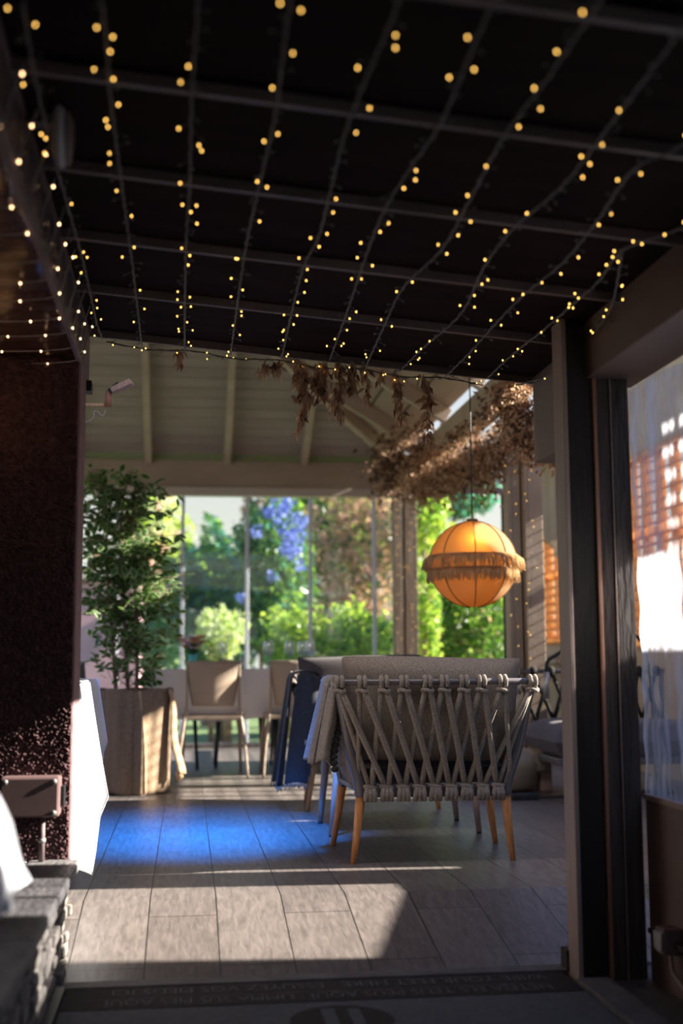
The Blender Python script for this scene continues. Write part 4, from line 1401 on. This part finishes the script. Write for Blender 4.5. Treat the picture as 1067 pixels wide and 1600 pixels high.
# ------------------------------------------------------------------ garden
def gleaf(col, col2, tc_, rough=0.35, tr_=0.45):
    return mat('garden leaf', col, rough, col2, 3, trans=tr_, tcol=tc_)
G_mid = gleaf((0.05, 0.14, 0.035), (0.10, 0.22, 0.05), (0.28, 0.5, 0.06))
G_dark = gleaf((0.02, 0.06, 0.015), (0.05, 0.11, 0.03), (0.12, 0.25, 0.03))
G_lime = gleaf((0.22, 0.36, 0.05), (0.38, 0.5, 0.10), (0.62, 0.8, 0.10))
G_blue = gleaf((0.05, 0.15, 0.11), (0.09, 0.24, 0.17), (0.12, 0.4, 0.25))
G_pale = gleaf((0.42, 0.46, 0.28), (0.6, 0.62, 0.42), (0.6, 0.7, 0.35))
G_brown = gleaf((0.34, 0.20, 0.11), (0.62, 0.42, 0.27), (0.75, 0.5, 0.3))
G_pink = gleaf((0.55, 0.28, 0.25), (0.7, 0.45, 0.38), (0.8, 0.45, 0.4))
G_flower = gleaf((0.22, 0.30, 0.72), (0.36, 0.44, 0.85), (0.25, 0.33, 0.8), 0.6)
def bush(name, label, cat, c, r, n, ls, mats, weights, seed, shape=1.0, stem=True, extra=None):
    rnd = random.Random(seed)
    b = MB()
    for k in range(n):
        while True:
            v = Vector((rnd.uniform(-1, 1), rnd.uniform(-1, 1), rnd.uniform(-1, 1)))
            if 0.25 < v.length < 1:
                break
        lump = 1 + 0.22 * math.sin(5 * v.x + seed) * math.cos(4 * v.z + 2 * seed) + 0.12 * math.sin(11 * v.x + 9 * v.z)
        p = Vector((c[0] + v.x * r[0] * lump, c[1] + v.y * r[1], c[2] + v.z * r[2] * lump))
        d = Vector((rnd.gauss(0, 1), rnd.gauss(0, 1), rnd.gauss(0, 0.8))).normalized()
        e = d.orthogonal().normalized()
        e = (Matrix.Rotation(rnd.uniform(0, 6.28), 3, d) @ e)
        L_ = ls * rnd.uniform(0.6, 1.3)
        W_ = L_ * 0.5
        f_ = d.cross(e) * 0.12 * L_
        mi = rnd.choices(range(len(mats)), weights)[0]
        b.add([p - d * L_ / 2, p + e * W_ / 2 + f_, p + d * L_ / 2, p - e * W_ / 2 + f_], [(0, 1, 2, 3)], mi)
    t = thing(name, label, cat, (c[0], c[1], -0.06))
    b.build('foliage', mats, t)
    if stem:
        s_ = MB()
        for k in range(5):
            a = rnd.uniform(0, 6.28)
            s_.tube([(c[0] + 0.1 * math.cos(a), c[1] + 0.1 * math.sin(a), -0.07), (c[0] + r[0] * 0.35 * math.cos(a), c[1] + r[1] * 0.35 * math.sin(a), c[2])], [0.04, 0.012], 6)
        s_.build('stems', M['trunk'], t, smooth=True)
    if extra:
        fb_ = MB()
        for (fx, fy, fr) in extra:
            cc = at(fx, fy, c[1] - r[1] * 1.02)
            for k in range(int(40 * fr / 0.12)):
                a = rnd.uniform(0, 6.28); q = rnd.uniform(0, 1) ** 0.5 * fr
                pp = cc + Vector((q * math.cos(a), rnd.uniform(-0.1, 0.1), q * math.sin(a)))
                d = Vector((rnd.gauss(0, 1), rnd.gauss(0, 0.5), rnd.gauss(0, 1))).normalized() * 0.028
                e = d.cross(Vector((0, 1, 0))).normalized() * 0.022
                fb_.add([pp - d, pp + e, pp + d, pp - e], [(0, 1, 2, 3)])
        fb_.build('flowers', G_flower, t)
    return t
def pc_(x, y, Y):
    return at(x, y, Y)
def rad(px, Y): return px * Y / FPX

c = pc_(330, 945, 17); bush('feathery_shrub', 'soft blue-green shrub behind the second rear window pane', 'shrub', c, (rad(80, 17), 0.8, rad(115, 17)), 4200, 0.16, [G_blue, G_mid], [5, 3], 1)
c = pc_(335, 905, 21); bush('tree', 'hazy pale green tree behind the feathery shrub', 'tree', c, (rad(60, 21), 1.0, rad(50, 21)), 1500, 0.22, [G_pale, G_mid, G_lime], [3, 4, 2], 2)
c = pc_(425, 900, 15); bush('plumbago', 'climbing plumbago shrub with clusters of blue flowers', 'shrub', c, (rad(62, 15), 0.7, rad(135, 15)), 5200, 0.12, [G_mid, G_dark, G_blue], [5, 2, 2], 3,
    extra=[(443, 812, 0.14), (450, 835, 0.12), (458, 850, 0.13), (466, 832, 0.1), (436, 792, 0.12), (460, 868, 0.09), (446, 858, 0.08), (426, 900, 0.07), (470, 884, 0.07), (402, 830, 0.08), (376, 935, 0.06), (420, 800, 0.07), (468, 812, 0.09), (452, 790, 0.09)])
c = pc_(560, 880, 16.5); bush('bougainvillea', 'tall brown and pink bougainvillea beyond the middle panes', 'shrub', c, (rad(85, 16.5), 0.8, rad(150, 16.5)), 5200, 0.10, [G_brown, G_pink, G_dark, G_lime], [6, 2.5, 3, 0.7], 4)
c = pc_(460, 1000, 14); bush('shrub', 'lime green shrub low behind the wine glasses', 'shrub', c, (rad(50, 14), 0.5, rad(55, 14)), 1500, 0.09, [G_lime, G_mid], [4, 3], 5)
c = pc_(560, 1000, 14); bush('shrub', 'bright green leafy shrub low behind the charcoal armchair', 'shrub', c, (rad(65, 14), 0.5, rad(55, 14)), 2200, 0.09, [G_lime, G_mid, G_dark], [5, 4, 1], 6)
c = pc_(345, 990, 13.6); bush('shrub', 'pale cream-green shrub behind the flower vase', 'shrub', c, (rad(42, 13.6), 0.4, rad(42, 13.6)), 1300, 0.08, [G_pale, G_lime], [4, 2], 7)
c = pc_(250, 1000, 18); bush('shrub', 'grey-green shrub in front of the pink house wall', 'shrub', c, (rad(50, 18), 0.5, rad(60, 18)), 1500, 0.12, [G_blue, G_pale], [4, 3], 8)
c = pc_(235, 850, 19); bush('tree', 'yellow-green tree glowing behind the ficus', 'tree', c, (rad(60, 19), 0.8, rad(75, 19)), 1600, 0.2, [G_lime, G_pale, G_pink], [4, 3, 1], 9)
c = pc_(725, 975, 14.5); bush('hedge_shrub', 'dark glossy hedge shrub below the pendant lamp', 'shrub', c, (rad(100, 14.5), 0.7, rad(95, 14.5)), 5200, 0.09, [G_dark, G_mid, G_lime, G_brown], [6, 3, 0.8, 0.6], 10)
c = pc_(668, 960, 13.5); bush('shrub', 'lime climbing shrub right of the corner post', 'shrub', c, (rad(22, 13.5), 0.35, rad(90, 13.5)), 1400, 0.08, [G_lime, G_mid, G_pink], [5, 3, 0.5], 11)
c = pc_(672, 805, 16); bush('tree', 'yellow-green tree branch left of the pendant lamp', 'tree', c, (rad(30, 16), 0.6, rad(60, 16)), 800, 0.12, [G_lime, G_mid], [5, 2], 12)
c = pc_(725, 775, 17); bush('tree', 'blue-green tree crown above the pendant lamp', 'tree', c, (rad(62, 17), 0.6, rad(38, 17)), 620, 0.15, [G_blue, G_dark], [4, 2], 13)
c = pc_(520, 860, 20.5); bush('tree', 'big dark tree closing the view behind the bougainvillea', 'tree', c, (rad(150, 20.5), 1.2, rad(150, 20.5)), 3800, 0.26, [G_dark, G_mid, G_brown], [5, 3, 2], 14)
c = pc_(720, 960, 21); bush('tree', 'low dark tree behind the hedge shrub', 'tree', c, (rad(120, 21), 1.2, rad(90, 21)), 2200, 0.26, [G_dark, G_mid], [5, 3], 15)
bush('hedge', 'long dark hedge closing the far end of the garden', 'hedge', (4.5, 27, 1.0), (12, 0.8, 1.5), 6500, 0.34, [G_dark, G_mid, G_blue], [5, 4, 2], 16, stem=False)
p = pc_(150, 960, 22)
hs = thing('pink_house', 'pink rendered house wall with a pale arch behind the ficus', 'house', (p.x, 22, -0.06))
MB().box((p.x - 2.6, 22, -0.1), (p.x + 0.75, 24, 2.3)).build('house_wall', M['pink_wall'], hs)
MB().box((p.x - 2.8, 21.8, 2.3), (p.x + 0.95, 24.2, 2.45)).build('roof_edge', M['cream_wall'], hs)
p = pc_(540, 940, 18.5)
gw = thing('garden_wall', 'cream garden wall with a grey panel between the shrubs', 'wall', (p.x, 18.5, -0.06))
MB().box((p.x - 0.9, 18.5, -0.1), (p.x + 1.4, 18.7, 2.15)).build('wall_body', M['cream_wall'], gw)
MB().box((p.x - 0.25, 18.46, 0.6), (p.x + 0.35, 18.5, 1.9)).build('panel', M['alu_purple'], gw)

# ------------------------------------------------------------------ dried flowers
def cluster(b, c, r, n, ls, rnd, weights=(5, 3, 2), droop=0.4):
    for k in range(n):
        v = Vector((rnd.gauss(0, 0.45), rnd.gauss(0, 0.45), rnd.gauss(0, 0.45)))
        p = Vector((c[0] + v.x * r[0], c[1] + v.y * r[1], c[2] + v.z * r[2]))
        d = Vector((rnd.gauss(0, 0.7), rnd.gauss(0, 0.7), rnd.gauss(-droop, 0.7))).normalized()
        e = (Matrix.Rotation(rnd.uniform(0, 6.28), 3, d) @ d.orthogonal().normalized())
        L_ = ls * rnd.uniform(0.6, 1.4)
        W_ = L_ * rnd.uniform(0.45, 0.8)
        n_ = d.cross(e) * L_ * 0.2
        mi = rnd.choices((0, 1, 2), weights)[0]
        b.add([p, p + d * L_ * 0.5 + e * W_ / 2 + n_, p + d * L_, p + d * L_ * 0.5 - e * W_ / 2 + n_], [(0, 1, 2, 3)], mi)
DM = [M['dried'], M['dried_pale'], M['dried_dark']]
rnd = random.Random(31)
def path_cluster(name, label, path, n, ls, rr, weights, stemr=0.004, seed=0):
    b = MB()
    s_ = MB()
    pts = [at(*q) for q in path]
    pp = catmull(pts, 6)
    s_.tube(pp, stemr, 5)
    for p in pp:
        cluster(b, p, rr, max(1, n // len(pp)), ls, rnd, weights)
    t = thing(name, label, 'dried flowers', pp[0])
    b.build('petals', DM, t)
    s_.build('stem', M['trunk'], t)
    return t
path_cluster('dried_flower_bunch', 'dark mass of dried flowers in the rear right corner of the eaves', [(600, 735, 10.6), (625, 725, 10.4), (650, 705, 10.0), (665, 750, 9.8)], 1500, 0.055, (0.19, 0.25, 0.28), (2, 0.5, 6))
path_cluster('dried_flower_bunch', 'pale brown drift of dried flowers along the right eaves', [(648, 752, 9.6), (680, 742, 9.2), (715, 735, 8.8), (755, 722, 8.4), (782, 708, 8.1)], 6800, 0.036, (0.15, 0.25, 0.22), (5, 3.5, 1.5))
path_cluster('dried_flower_bunch', 'rusty bunch of dried flowers hanging from the top of the beige post', [(790, 612, 6.4), (805, 640, 6.4), (822, 675, 6.35), (842, 700, 6.3)], 2400, 0.034, (0.11, 0.14, 0.12), (6, 2, 2))
path_cluster('dried_flower_bunch', 'thin trailing sprig of dried flowers right of the rusty bunch', [(845, 690, 6.3), (862, 705, 6.3), (868, 728, 6.3)], 130, 0.03, (0.035, 0.05, 0.04), (6, 2, 2))
path_cluster('dried_flower_bunch', 'dried flowers wound along the pale gutter under the eaves', [(700, 690, 8.6), (735, 660, 7.8), (770, 632, 7.2), (800, 612, 6.8)], 340, 0.035, (0.05, 0.08, 0.05), (3, 1, 5))
# twigs hanging from the porch roof edge
def sprig(label, x, y0, y1, dx, n, wide=8, Y=4.24, ls=0.036, weights=(5, 5, 1)):
    b = MB(); s_ = MB()
    pts = [at(x + dx * q + 2 * math.sin(6 * q), y0 + (y1 - y0) * q, Y) for q in [i / 7 for i in range(8)]]
    s_.tube(pts, 0.0016, 4)
    n = int(n * 1.7)
    for k in range(n):
        q = k / n
        p = pts[min(7, int(q * 8))] + Vector((rnd.gauss(0, wide * 0.35) * Y / FPX, rnd.uniform(-0.02, 0.02), rnd.uniform(-0.012, 0.012)))
        d = Vector((rnd.gauss(0, 0.4), rnd.gauss(0, 0.3), -1 + rnd.gauss(0, 0.35))).normalized()
        e = (Matrix.Rotation(rnd.uniform(0, 6.28), 3, d) @ d.orthogonal().normalized())
        L_ = ls * rnd.uniform(0.7, 1.3)
        W_ = L_ * 0.42
        n_ = d.cross(e) * L_ * 0.12
        b.add([p, p + d * L_ * 0.35 + e * W_ / 2 + n_, p + d * L_, p + d * L_ * 0.35 - e * W_ / 2 + n_], [(0, 1, 2, 3)], rnd.choices((0, 1, 2), weights)[0])
    t = thing('dried_sprig', label, 'dried flowers', pts[0], 'dried sprigs hanging from the porch roof edge')
    b.build('leaves', DM, t)
    s_.build('stem', M['trunk'], t)
sprig('tiny dried sprig at the roof edge above the arm of the spotlight', 278, 548, 566, 2, 14)
sprig('small dried sprig at the left end of the hanging row', 412, 566, 582, -2, 16)
sprig('short dried sprig beside the left end of the hanging row', 432, 566, 578, 4, 22)
sprig('full dried sprig drooping over the hip rafter', 470, 570, 622, 2, 75, 16)
sprig('long thin dried sprig reaching lowest at the left', 500, 572, 668, -34, 60, 7)
sprig('broad dried sprig in the middle of the thick clump', 500, 568, 615, 4, 80, 16)
sprig('dense dried sprig at the right of the thick clump', 530, 570, 645, -2, 95, 14)
sprig('dried sprig overlapping the right edge of the clump', 548, 570, 610, 2, 50, 10)
sprig('thin dried sprig with a curled tip right of the clump', 570, 575, 625, 5, 26, 5)
sprig('small dried sprig tucked under the edge lights', 597, 580, 592, 0, 10, 5)
sprig('dried sprig with a forked end, second from the right', 618, 585, 650, 8, 55, 9)
sprig('long reddish dried sprig at the right end of the row', 662, 590, 690, 10, 60, 9, weights=(7, 2, 1))

# ------------------------------------------------------------------ fairy lights
bulb_me = {}
def bulb_mesh(kind):
    if kind not in bulb_me:
        b = MB()
        r = {'lit': 0.0020, 'white': 0.0026, 'off': 0.0022}[kind]
        b.ball((0, 0, 0), (r, r, r * 1.35), 5)
        me = bpy.data.meshes.new('bulb')
        me.from_pydata(b.v, [], b.f)
        me.materials.append({'lit': M['led'], 'white': M['led_white'], 'off': M['led_off']}[kind])
        me.polygons.foreach_set('use_smooth', [True] * len(b.f))
        bulb_me[kind] = me
    return bulb_me[kind]
def add_bulb(parent, p, kind):
    o = bpy.data.objects.new('bulb', bulb_mesh(kind))
    C.objects.link(o)
    o.parent = parent
    o.location = Vector(p) - parent.location
def string(label, pts, spacing=0.047, wire='wire', kind='lit', twig=0.022, wr=0.0022, group=None, seed=0, plit=0.43, cap=96, spread=1.0):
    rnd = random.Random(seed)
    pp = catmull(pts, 8)
    t = thing('string_light', label, 'string lights', pp[0], group)
    w_ = MB()
    w_.tube(pp, wr, 5)
    # twisted second strand
    acc = 0
    st = []
    for i, p in enumerate(pp):
        if i:
            acc += (pp[i] - pp[i - 1]).length
        st.append(acc)
    tot = st[-1]
    n2 = int(tot / 0.012)
    def pos(s):
        for i in range(1, len(st)):
            if st[i] >= s:
                q = (s - st[i - 1]) / max(1e-6, st[i] - st[i - 1])
                return pp[i - 1].lerp(pp[i], q)
        return pp[-1].copy()
    if twig:
        tw_ = []
        for k in range(n2):
            a = k * 0.9
            tw_.append(pos(k * 0.012) + Vector((math.cos(a), 0, math.sin(a))) * wr * 1.3)
        if len(tw_) > 2:
            w_.tube(tw_, wr * 0.7, 4)
    n = min(int(tot / spacing), cap)
    for k in range(n):
        s = (k + rnd.uniform(0.1, 0.9)) * tot / n
        p = pos(s)
        if twig:
            L_ = twig * rnd.uniform(0.5, 1.3)
            d = Vector((rnd.choice((-1, 1)) * rnd.uniform(0.4, 1) * spread, rnd.uniform(-0.9, 0.5), rnd.uniform(-0.6, 0.25))).normalized()
            e = p + d * L_
            w_.tube([p, p + d * L_ * 0.5 + Vector((0, 0, 0.002)), e], [0.0011, 0.0011, 0.0017], 4)
            add_bulb(t, e, kind if rnd.random() < plit else 'off')
        else:
            w_.tube([p, p + Vector((-0.008, 0, 0.001))], [0.0022, 0.0024], 5)
            add_bulb(t, p + Vector((0.002, -0.001, -0.0015)), kind)
    w_.build('wire', M[wire], t, smooth=True)
    return t
S = {
'S1':[(-0.282,1.954,1.896),(-0.294,2.226,1.897),(-0.298,2.545,1.898),(-0.296,2.877,1.898),(-0.293,3.303,1.897),(-0.300,3.877,1.898),(-0.295,4.111,1.898)],
'S2':[(-0.151,1.7,1.886),(-0.151,2.045,1.886),(-0.157,2.266,1.886),(-0.158,2.713,1.886),(-0.158,3.202,1.886),(-0.164,4.184,1.887)],
'S3':[(0.007,1.7,1.872),(0.007,1.918,1.872),(-0.001,2.221,1.873),(-0.004,2.664,1.873),(-0.013,3.150,1.874),(-0.018,4.192,1.875)],
'S4':[(0.156,1.7,1.860),(0.156,1.961,1.860),(0.161,2.256,1.860),(0.151,2.614,1.860),(0.140,3.096,1.861),(0.141,4.141,1.861)],
'S5':[(0.330,1.6,1.846),(0.323,1.854,1.846),(0.304,2.242,1.848),(0.308,2.564,1.847),(0.314,2.890,1.847),(0.299,3.199,1.848),(0.316,4.110,1.847)],
'S6':[(0.47,1.6,1.834),(0.471,1.876,1.834),(0.477,2.191,1.833),(0.458,2.428,1.835),(0.443,2.674,1.836),(0.447,2.987,1.836),(0.462,3.438,1.835),(0.479,4.066,1.833)],
'S7':[(0.63,1.55,1.821),(0.628,1.753,1.821),(0.621,1.993,1.821),(0.608,2.209,1.823),(0.616,2.539,1.822),(0.621,2.877,1.821),(0.583,3.207,1.825),(0.592,3.592,1.824),(0.609,4.091,1.822)],
'S8':[(0.78,1.6,1.808),(0.782,1.833,1.808),(0.786,2.127,1.808),(0.787,2.411,1.808),(0.752,2.696,1.811),(0.753,2.980,1.811),(0.784,3.378,1.808),(0.751,3.795,1.811),(0.732,4.111,1.812)],
'S9':[(0.95,1.8,1.795),(0.945,2.152,1.795),(0.898,2.291,1.798),(0.921,2.596,1.797),(0.930,2.865,1.796),(0.909,3.143,1.798),(0.903,3.397,1.798),(0.904,3.771,1.798),(0.897,4.133,1.799)],
'S10':[(1.13,2.3,1.781),(1.113,2.552,1.781),(1.039,2.730,1.787),(1.059,2.973,1.785),(1.056,3.207,1.785),(1.052,3.441,1.786),(1.038,3.754,1.787),(1.037,4.089,1.787)],
'S11':[(1.042,2.753,1.786),(1.162,3.166,1.777),(1.204,3.451,1.773),(1.235,3.49,1.770),(1.215,3.90,1.765),(1.147,4.158,1.778)]}
ORD = ['leftmost', 'second', 'third', 'fourth', 'fifth', 'sixth', 'seventh', 'eighth', 'ninth', 'tenth', 'rightmost']
for i, k in enumerate(S):
    if i in (0, 10):
        lb_ = 'string of warm lights under the porch ceiling, %s, ending near the %s' % (ORD[i], 'stucco pillar' if i == 0 else 'dark columns')
    else:
        lb_ = 'string of warm lights under the porch ceiling, %s from the left' % ORD[i]
    string(lb_, S[k], seed=40 + i, group='strings of lights running back under the porch ceiling')
edge = [(-0.29 + 0.15 * k, 4.225, PZ(-0.29 + 0.15 * k) - 0.028 - 0.012 * (k % 2)) for k in range(10)]
string('string of small lights along the rear edge of the porch ceiling', edge, 0.04, seed=60, plit=0.6)
wraps = [(-0.351, 2.200), (-0.380, 2.390), (-0.407, 2.575), (-0.432, 2.743), (-0.461, 2.938), (-0.483, 3.09), (-0.506, 3.24), (-0.535, 3.437), (-0.558, 3.595), (-0.584, 3.77), (-0.617, 3.93)]
for i, (x, y) in enumerate(wraps):
    cx = -0.372
    zt = PZ(-0.3) - 0.03
    pts = [(-1.1, y + 0.07, 1.770), (-0.75, y + 0.04, 1.766), (-0.5, y + 0.015, 1.766), (-0.42, y, 1.768), (-0.365, y - 0.005, 1.776), (-0.342, y - 0.005, 1.80), (-0.333, y, 1.84), (-0.312, y + 0.02, zt)]
    string('fairy light strand wrapped under the left soffit, number %s counting from the pillar' % ['eleven', 'ten', 'nine', 'eight', 'seven', 'six', 'five', 'four', 'three', 'two', 'one'][i], pts, 0.095, 'wire_pale', 'white', 0, 0.0018, 'strands of lights wrapped across the left soffit', 80 + i)
for gx, gy in ((-0.62, 3.75), (-0.6, 3.3), (-0.55, 2.8)):
    gl = bpy.data.lights.new('strand_glow', 'POINT')
    gl.energy = 0.25
    gl.color = (1.0, 0.5, 0.2)
    gl.shadow_soft_size = 0.08
    go = bpy.data.objects.new('strand_glow', gl)
    C.objects.link(go)
    go.location = (gx, gy, 1.60)
# lights hanging down the far posts
for nm, lb_, X, Y, z0, z1, n in (('a', 'string of tiny lights running down the brown corner post', 2.035, YB - 0.10, 0.8, 2.45, 34), ('b', 'second string of tiny lights on the right half of the corner post', 2.17, YB - 0.10, 0.8, 2.45, 36),
                      ('c', 'string of tiny lights down the beige post on the right', 2.29, 7.92, 0.6, 2.3, 26), ('d', 'string of tiny lights at the edge of the narrow beige post', 2.175, 7.98, 0.6, 2.3, 18)):
    rr_ = random.Random(ord(nm))
    pts = [(X + rr_.uniform(-0.02, 0.02), Y, z1 - (z1 - z0) * k / 8) for k in range(9)]
    string(lb_, pts, (z1 - z0) / n, 'wire', 'lit', 0.03, 0.0016, None, 90 + ord(nm), 0.8)

# sheer film wrapped under the soffit
b = MB()
def sheer(u, v):
    y = 1.6 + 2.34 * v
    if u < 0.7:
        x = -1.1 + 0.72 * (u / 0.7); z = 1.785
    elif u < 0.8:
        q = (u - 0.7) / 0.1
        x = -0.38 + 0.035 * math.sin(q * math.pi / 2); z = 1.785 + 0.03 * (1 - math.cos(q * math.pi / 2))
    else:
        q = (u - 0.8) / 0.2
        x = -0.343; z = 1.815 + 0.1 * q
    return (x + 0.004 * math.sin(31 * y), y, z + 0.005 * math.sin(23 * y + 9 * x) + 0.004 * math.sin(40 * x + 13 * y))
b.grid(sheer, 50, 70)
tag(b.build('plastic_sheet', M['sheer'], smooth=True), 'crumpled clear sheet wrapped under the left soffit', 'plastic sheet')

# ------------------------------------------------------------------ small fixtures
t = thing('wall_speaker', 'oval white-grey wall fitting high on the left fascia', 'speaker', (-0.3, 2.5, 1.95))
c0 = at(100, 205, 2.55)
MB().ball((c0.x - 0.006, 2.55, c0.z), (0.018, 0.075, 0.079), 10).build('shell', M['cream_plastic'], t, smooth=True)
MB().ball((c0.x + 0.008, 2.56, c0.z), (0.012, 0.066, 0.070), 10).build('grille', M['fascia'], t, smooth=True)
bx('mount', (-0.352, 2.53, c0.z + 0.01), (c0.x - 0.01, 2.57, c0.z + 0.04), M['black'], 0.002, t)

t = thing('spotlight', 'small brass-coloured spotlight on a horizontal arm behind the pillar', 'spotlight', at(120, 632, 5.0))
A = at(100, 632, 5.0); B_ = at(163, 633, 5.0)
A2 = Vector((-0.9, 5.0, A.z))
MB().tube([A2, A, B_], 0.0075, 10).build('arm', M['burlap_light'], t, smooth=True)
k1 = at(168, 636, 5.0); k2 = at(170, 612, 5.0)
MB().tube([k1, k2], 0.014, 12).build('joint', M['rust'], t, smooth=True)
h1 = at(170, 612, 5.0); h2 = at(188, 603, 4.99)
MB().bar(at(176, 611, 5.0), at(206, 597, 4.98), 0.05, 0.024).build('lamp_head', M['wood_pale'], t, bevel=0.003)
MB().bar(at(170, 613, 5.0), at(186, 600, 5.0), 0.03, 0.02).build('hinge', M['black'], t, bevel=0.002)
MB().tube(catmull([A2 + Vector((0, 0, -0.14)), at(125, 662, 5.0), at(148, 642, 5.0), at(160, 650, 5.0), at(165, 640, 5.0)], 5), 0.0022, 5).build('cable', M['wire_pale'], t, smooth=True)
bx('wall_mount', (A2.x - 0.02, 4.97, A2.z - 0.16), (A2.x, 5.03, A2.z + 0.05), M['black'], 0.002, t)
trim((-0.95, 4.2, 1.2), (-0.91, 5.2, 2.1), M['reveal'], 'mauve pier behind the pillar carrying the spotlight')

t = thing('gutter_outlet', 'black gutter end with a short curled white pipe under the left fascia', 'gutter', (-0.37, 4.2, 1.75))
bx('bracket', (-0.42, 4.19, 1.735), (-0.335, 4.25, 1.772), M['black'], 0.002, t)
MB().tube(catmull([(-0.375, 4.17, 1.775), (-0.375, 4.17, 1.75), (-0.385, 4.165, 1.735), (-0.40, 4.16, 1.735)], 5), 0.010, 10).build('pipe', M['cream_plastic'], t, smooth=True)

t = thing('electrical_box', 'brown rectangular electrical box with corner screws on the stucco pillar', 'electrical box', (-0.5, 3.9, 0.45))
e0 = at(0, 1215, 3.87); e1 = at(92, 1277, 3.87)
bx('housing', (e0.x, 3.87, e1.z), (e1.x, 3.945, e0.z), M['box'], 0.008, t)
bx('lid', (e0.x + 0.004, 3.862, e1.z + 0.004), (e1.x - 0.004, 3.869, e0.z - 0.004), M['box'], 0.003, t)
for sx_ in (e0.x + 0.016, e1.x - 0.016):
    for sz_ in (e0.z - 0.014, e1.z + 0.014):
        MB().lathe([(0.0, 0.004), (0.008, 0.003), (0.009, 0.0)], (0, 0, 0), 14).build('screw', M['screw'], t, smooth=True)
        o = C.objects[-1]
        o.rotation_euler = (R(90), 0, 0)
        o.matrix_parent_inverse = Matrix.Identity(4)
        o.location = Vector((sx_, 3.8615, sz_)) - t.location
bx('side_clip', (e1.x, 3.90, e1.z + 0.03), (e1.x + 0.012, 3.945, e1.z + 0.09), M['black'], 0.002, t)
pp_ = at(66, 1280, 3.9)
MB().tube([(pp_.x, 3.905, pp_.z + 0.005), (pp_.x, 3.905, 0.202)], 0.009, 12).build('conduit', M['fascia'], t, smooth=True)
MB().tube([(pp_.x, 3.905, 0.27), (pp_.x, 3.905, 0.258)], 0.012, 12).build('conduit_clip', M['screw'], t, smooth=True)

# white cloth bundle and plants in the planter
def bundle(label, pts_l, pts_r, Y, m, seed, depth=0.16):
    rnd2 = random.Random(seed)
    b = MB()
    n = len(pts_l) - 1
    L_ = [at(x, y, Y) for x, y in pts_l]
    R_ = [at(x, y, Y) for x, y in pts_r]
    def fn(u, v):
        k = v * n; i = min(int(k), n - 1); q = k - i
        a = L_[i].lerp(L_[i + 1], q); c_ = R_[i].lerp(R_[i + 1], q)
        p = a.lerp(c_, (1 - math.cos(math.pi * u)) / 2 if u <= 1 else 1)
        return p
    def front(u, v):
        p = fn(u, v)
        p = p + Vector((0, -depth * math.sin(math.pi * u) * (0.6 + 0.4 * v) + 0.02 * math.sin(17 * u + 6 * v + seed), 0.012 * math.sin(9 * u)))
        return p
    def back(u, v):
        p = fn(1 - u, v)
        return p + Vector((0, depth * 0.5 * math.sin(math.pi * u), 0))
    b.grid(front, 26, 20)
    b.grid(back, 10, 20)
    return tag(b.build('cloth_bundle', m, smooth=True, weld=True), label, 'cloth')
bundle('white cloth heap standing in the stone planter at the left edge', [(-70, 1235), (-80, 1290), (-85, 1345), (-90, 1405)], [(-5, 1240), (22, 1292), (36, 1345), (50, 1382)], 2.75, M['white_cloth'], 3)
bundle('second white cloth heap at the very left edge in front of the first', [(-80, 1330), (-90, 1360), (-95, 1400), (-95, 1460)], [(-12, 1338), (8, 1362), (18, 1392), (22, 1425)], 2.35, M['white_cloth'], 8, 0.1)
b = MB()
rnd = random.Random(77)
for k in range(60):
    p = at(rnd.uniform(10, 62), 1400, 1) * 0
    y = rnd.uniform(2.3, 3.3)
    x = -0.50 - rnd.uniform(0, 0.06)
    pz = 0.11
    d = Vector((rnd.uniform(-0.4, 0.5), rnd.uniform(-0.5, 0.5), 1)).normalized()
    s_ = d.cross(Vector((0, 1, 0))).normalized() * 0.004
    p = Vector((x, y, pz))
    L_ = rnd.uniform(0.04, 0.10)
    b.add([p - s_, p + s_, p + d * L_ * 0.6 + s_ * 0.8, p + d * L_, p + d * L_ * 0.6 - s_ * 0.8], [(0, 1, 2, 3, 4)])
tag(b.build('grass_tuft', mat('planter grass', (0.07, 0.16, 0.03), 0.6, trans=0.3), ), 'thin green grass growing in the planter beside the cloth', 'grass', kind='stuff')
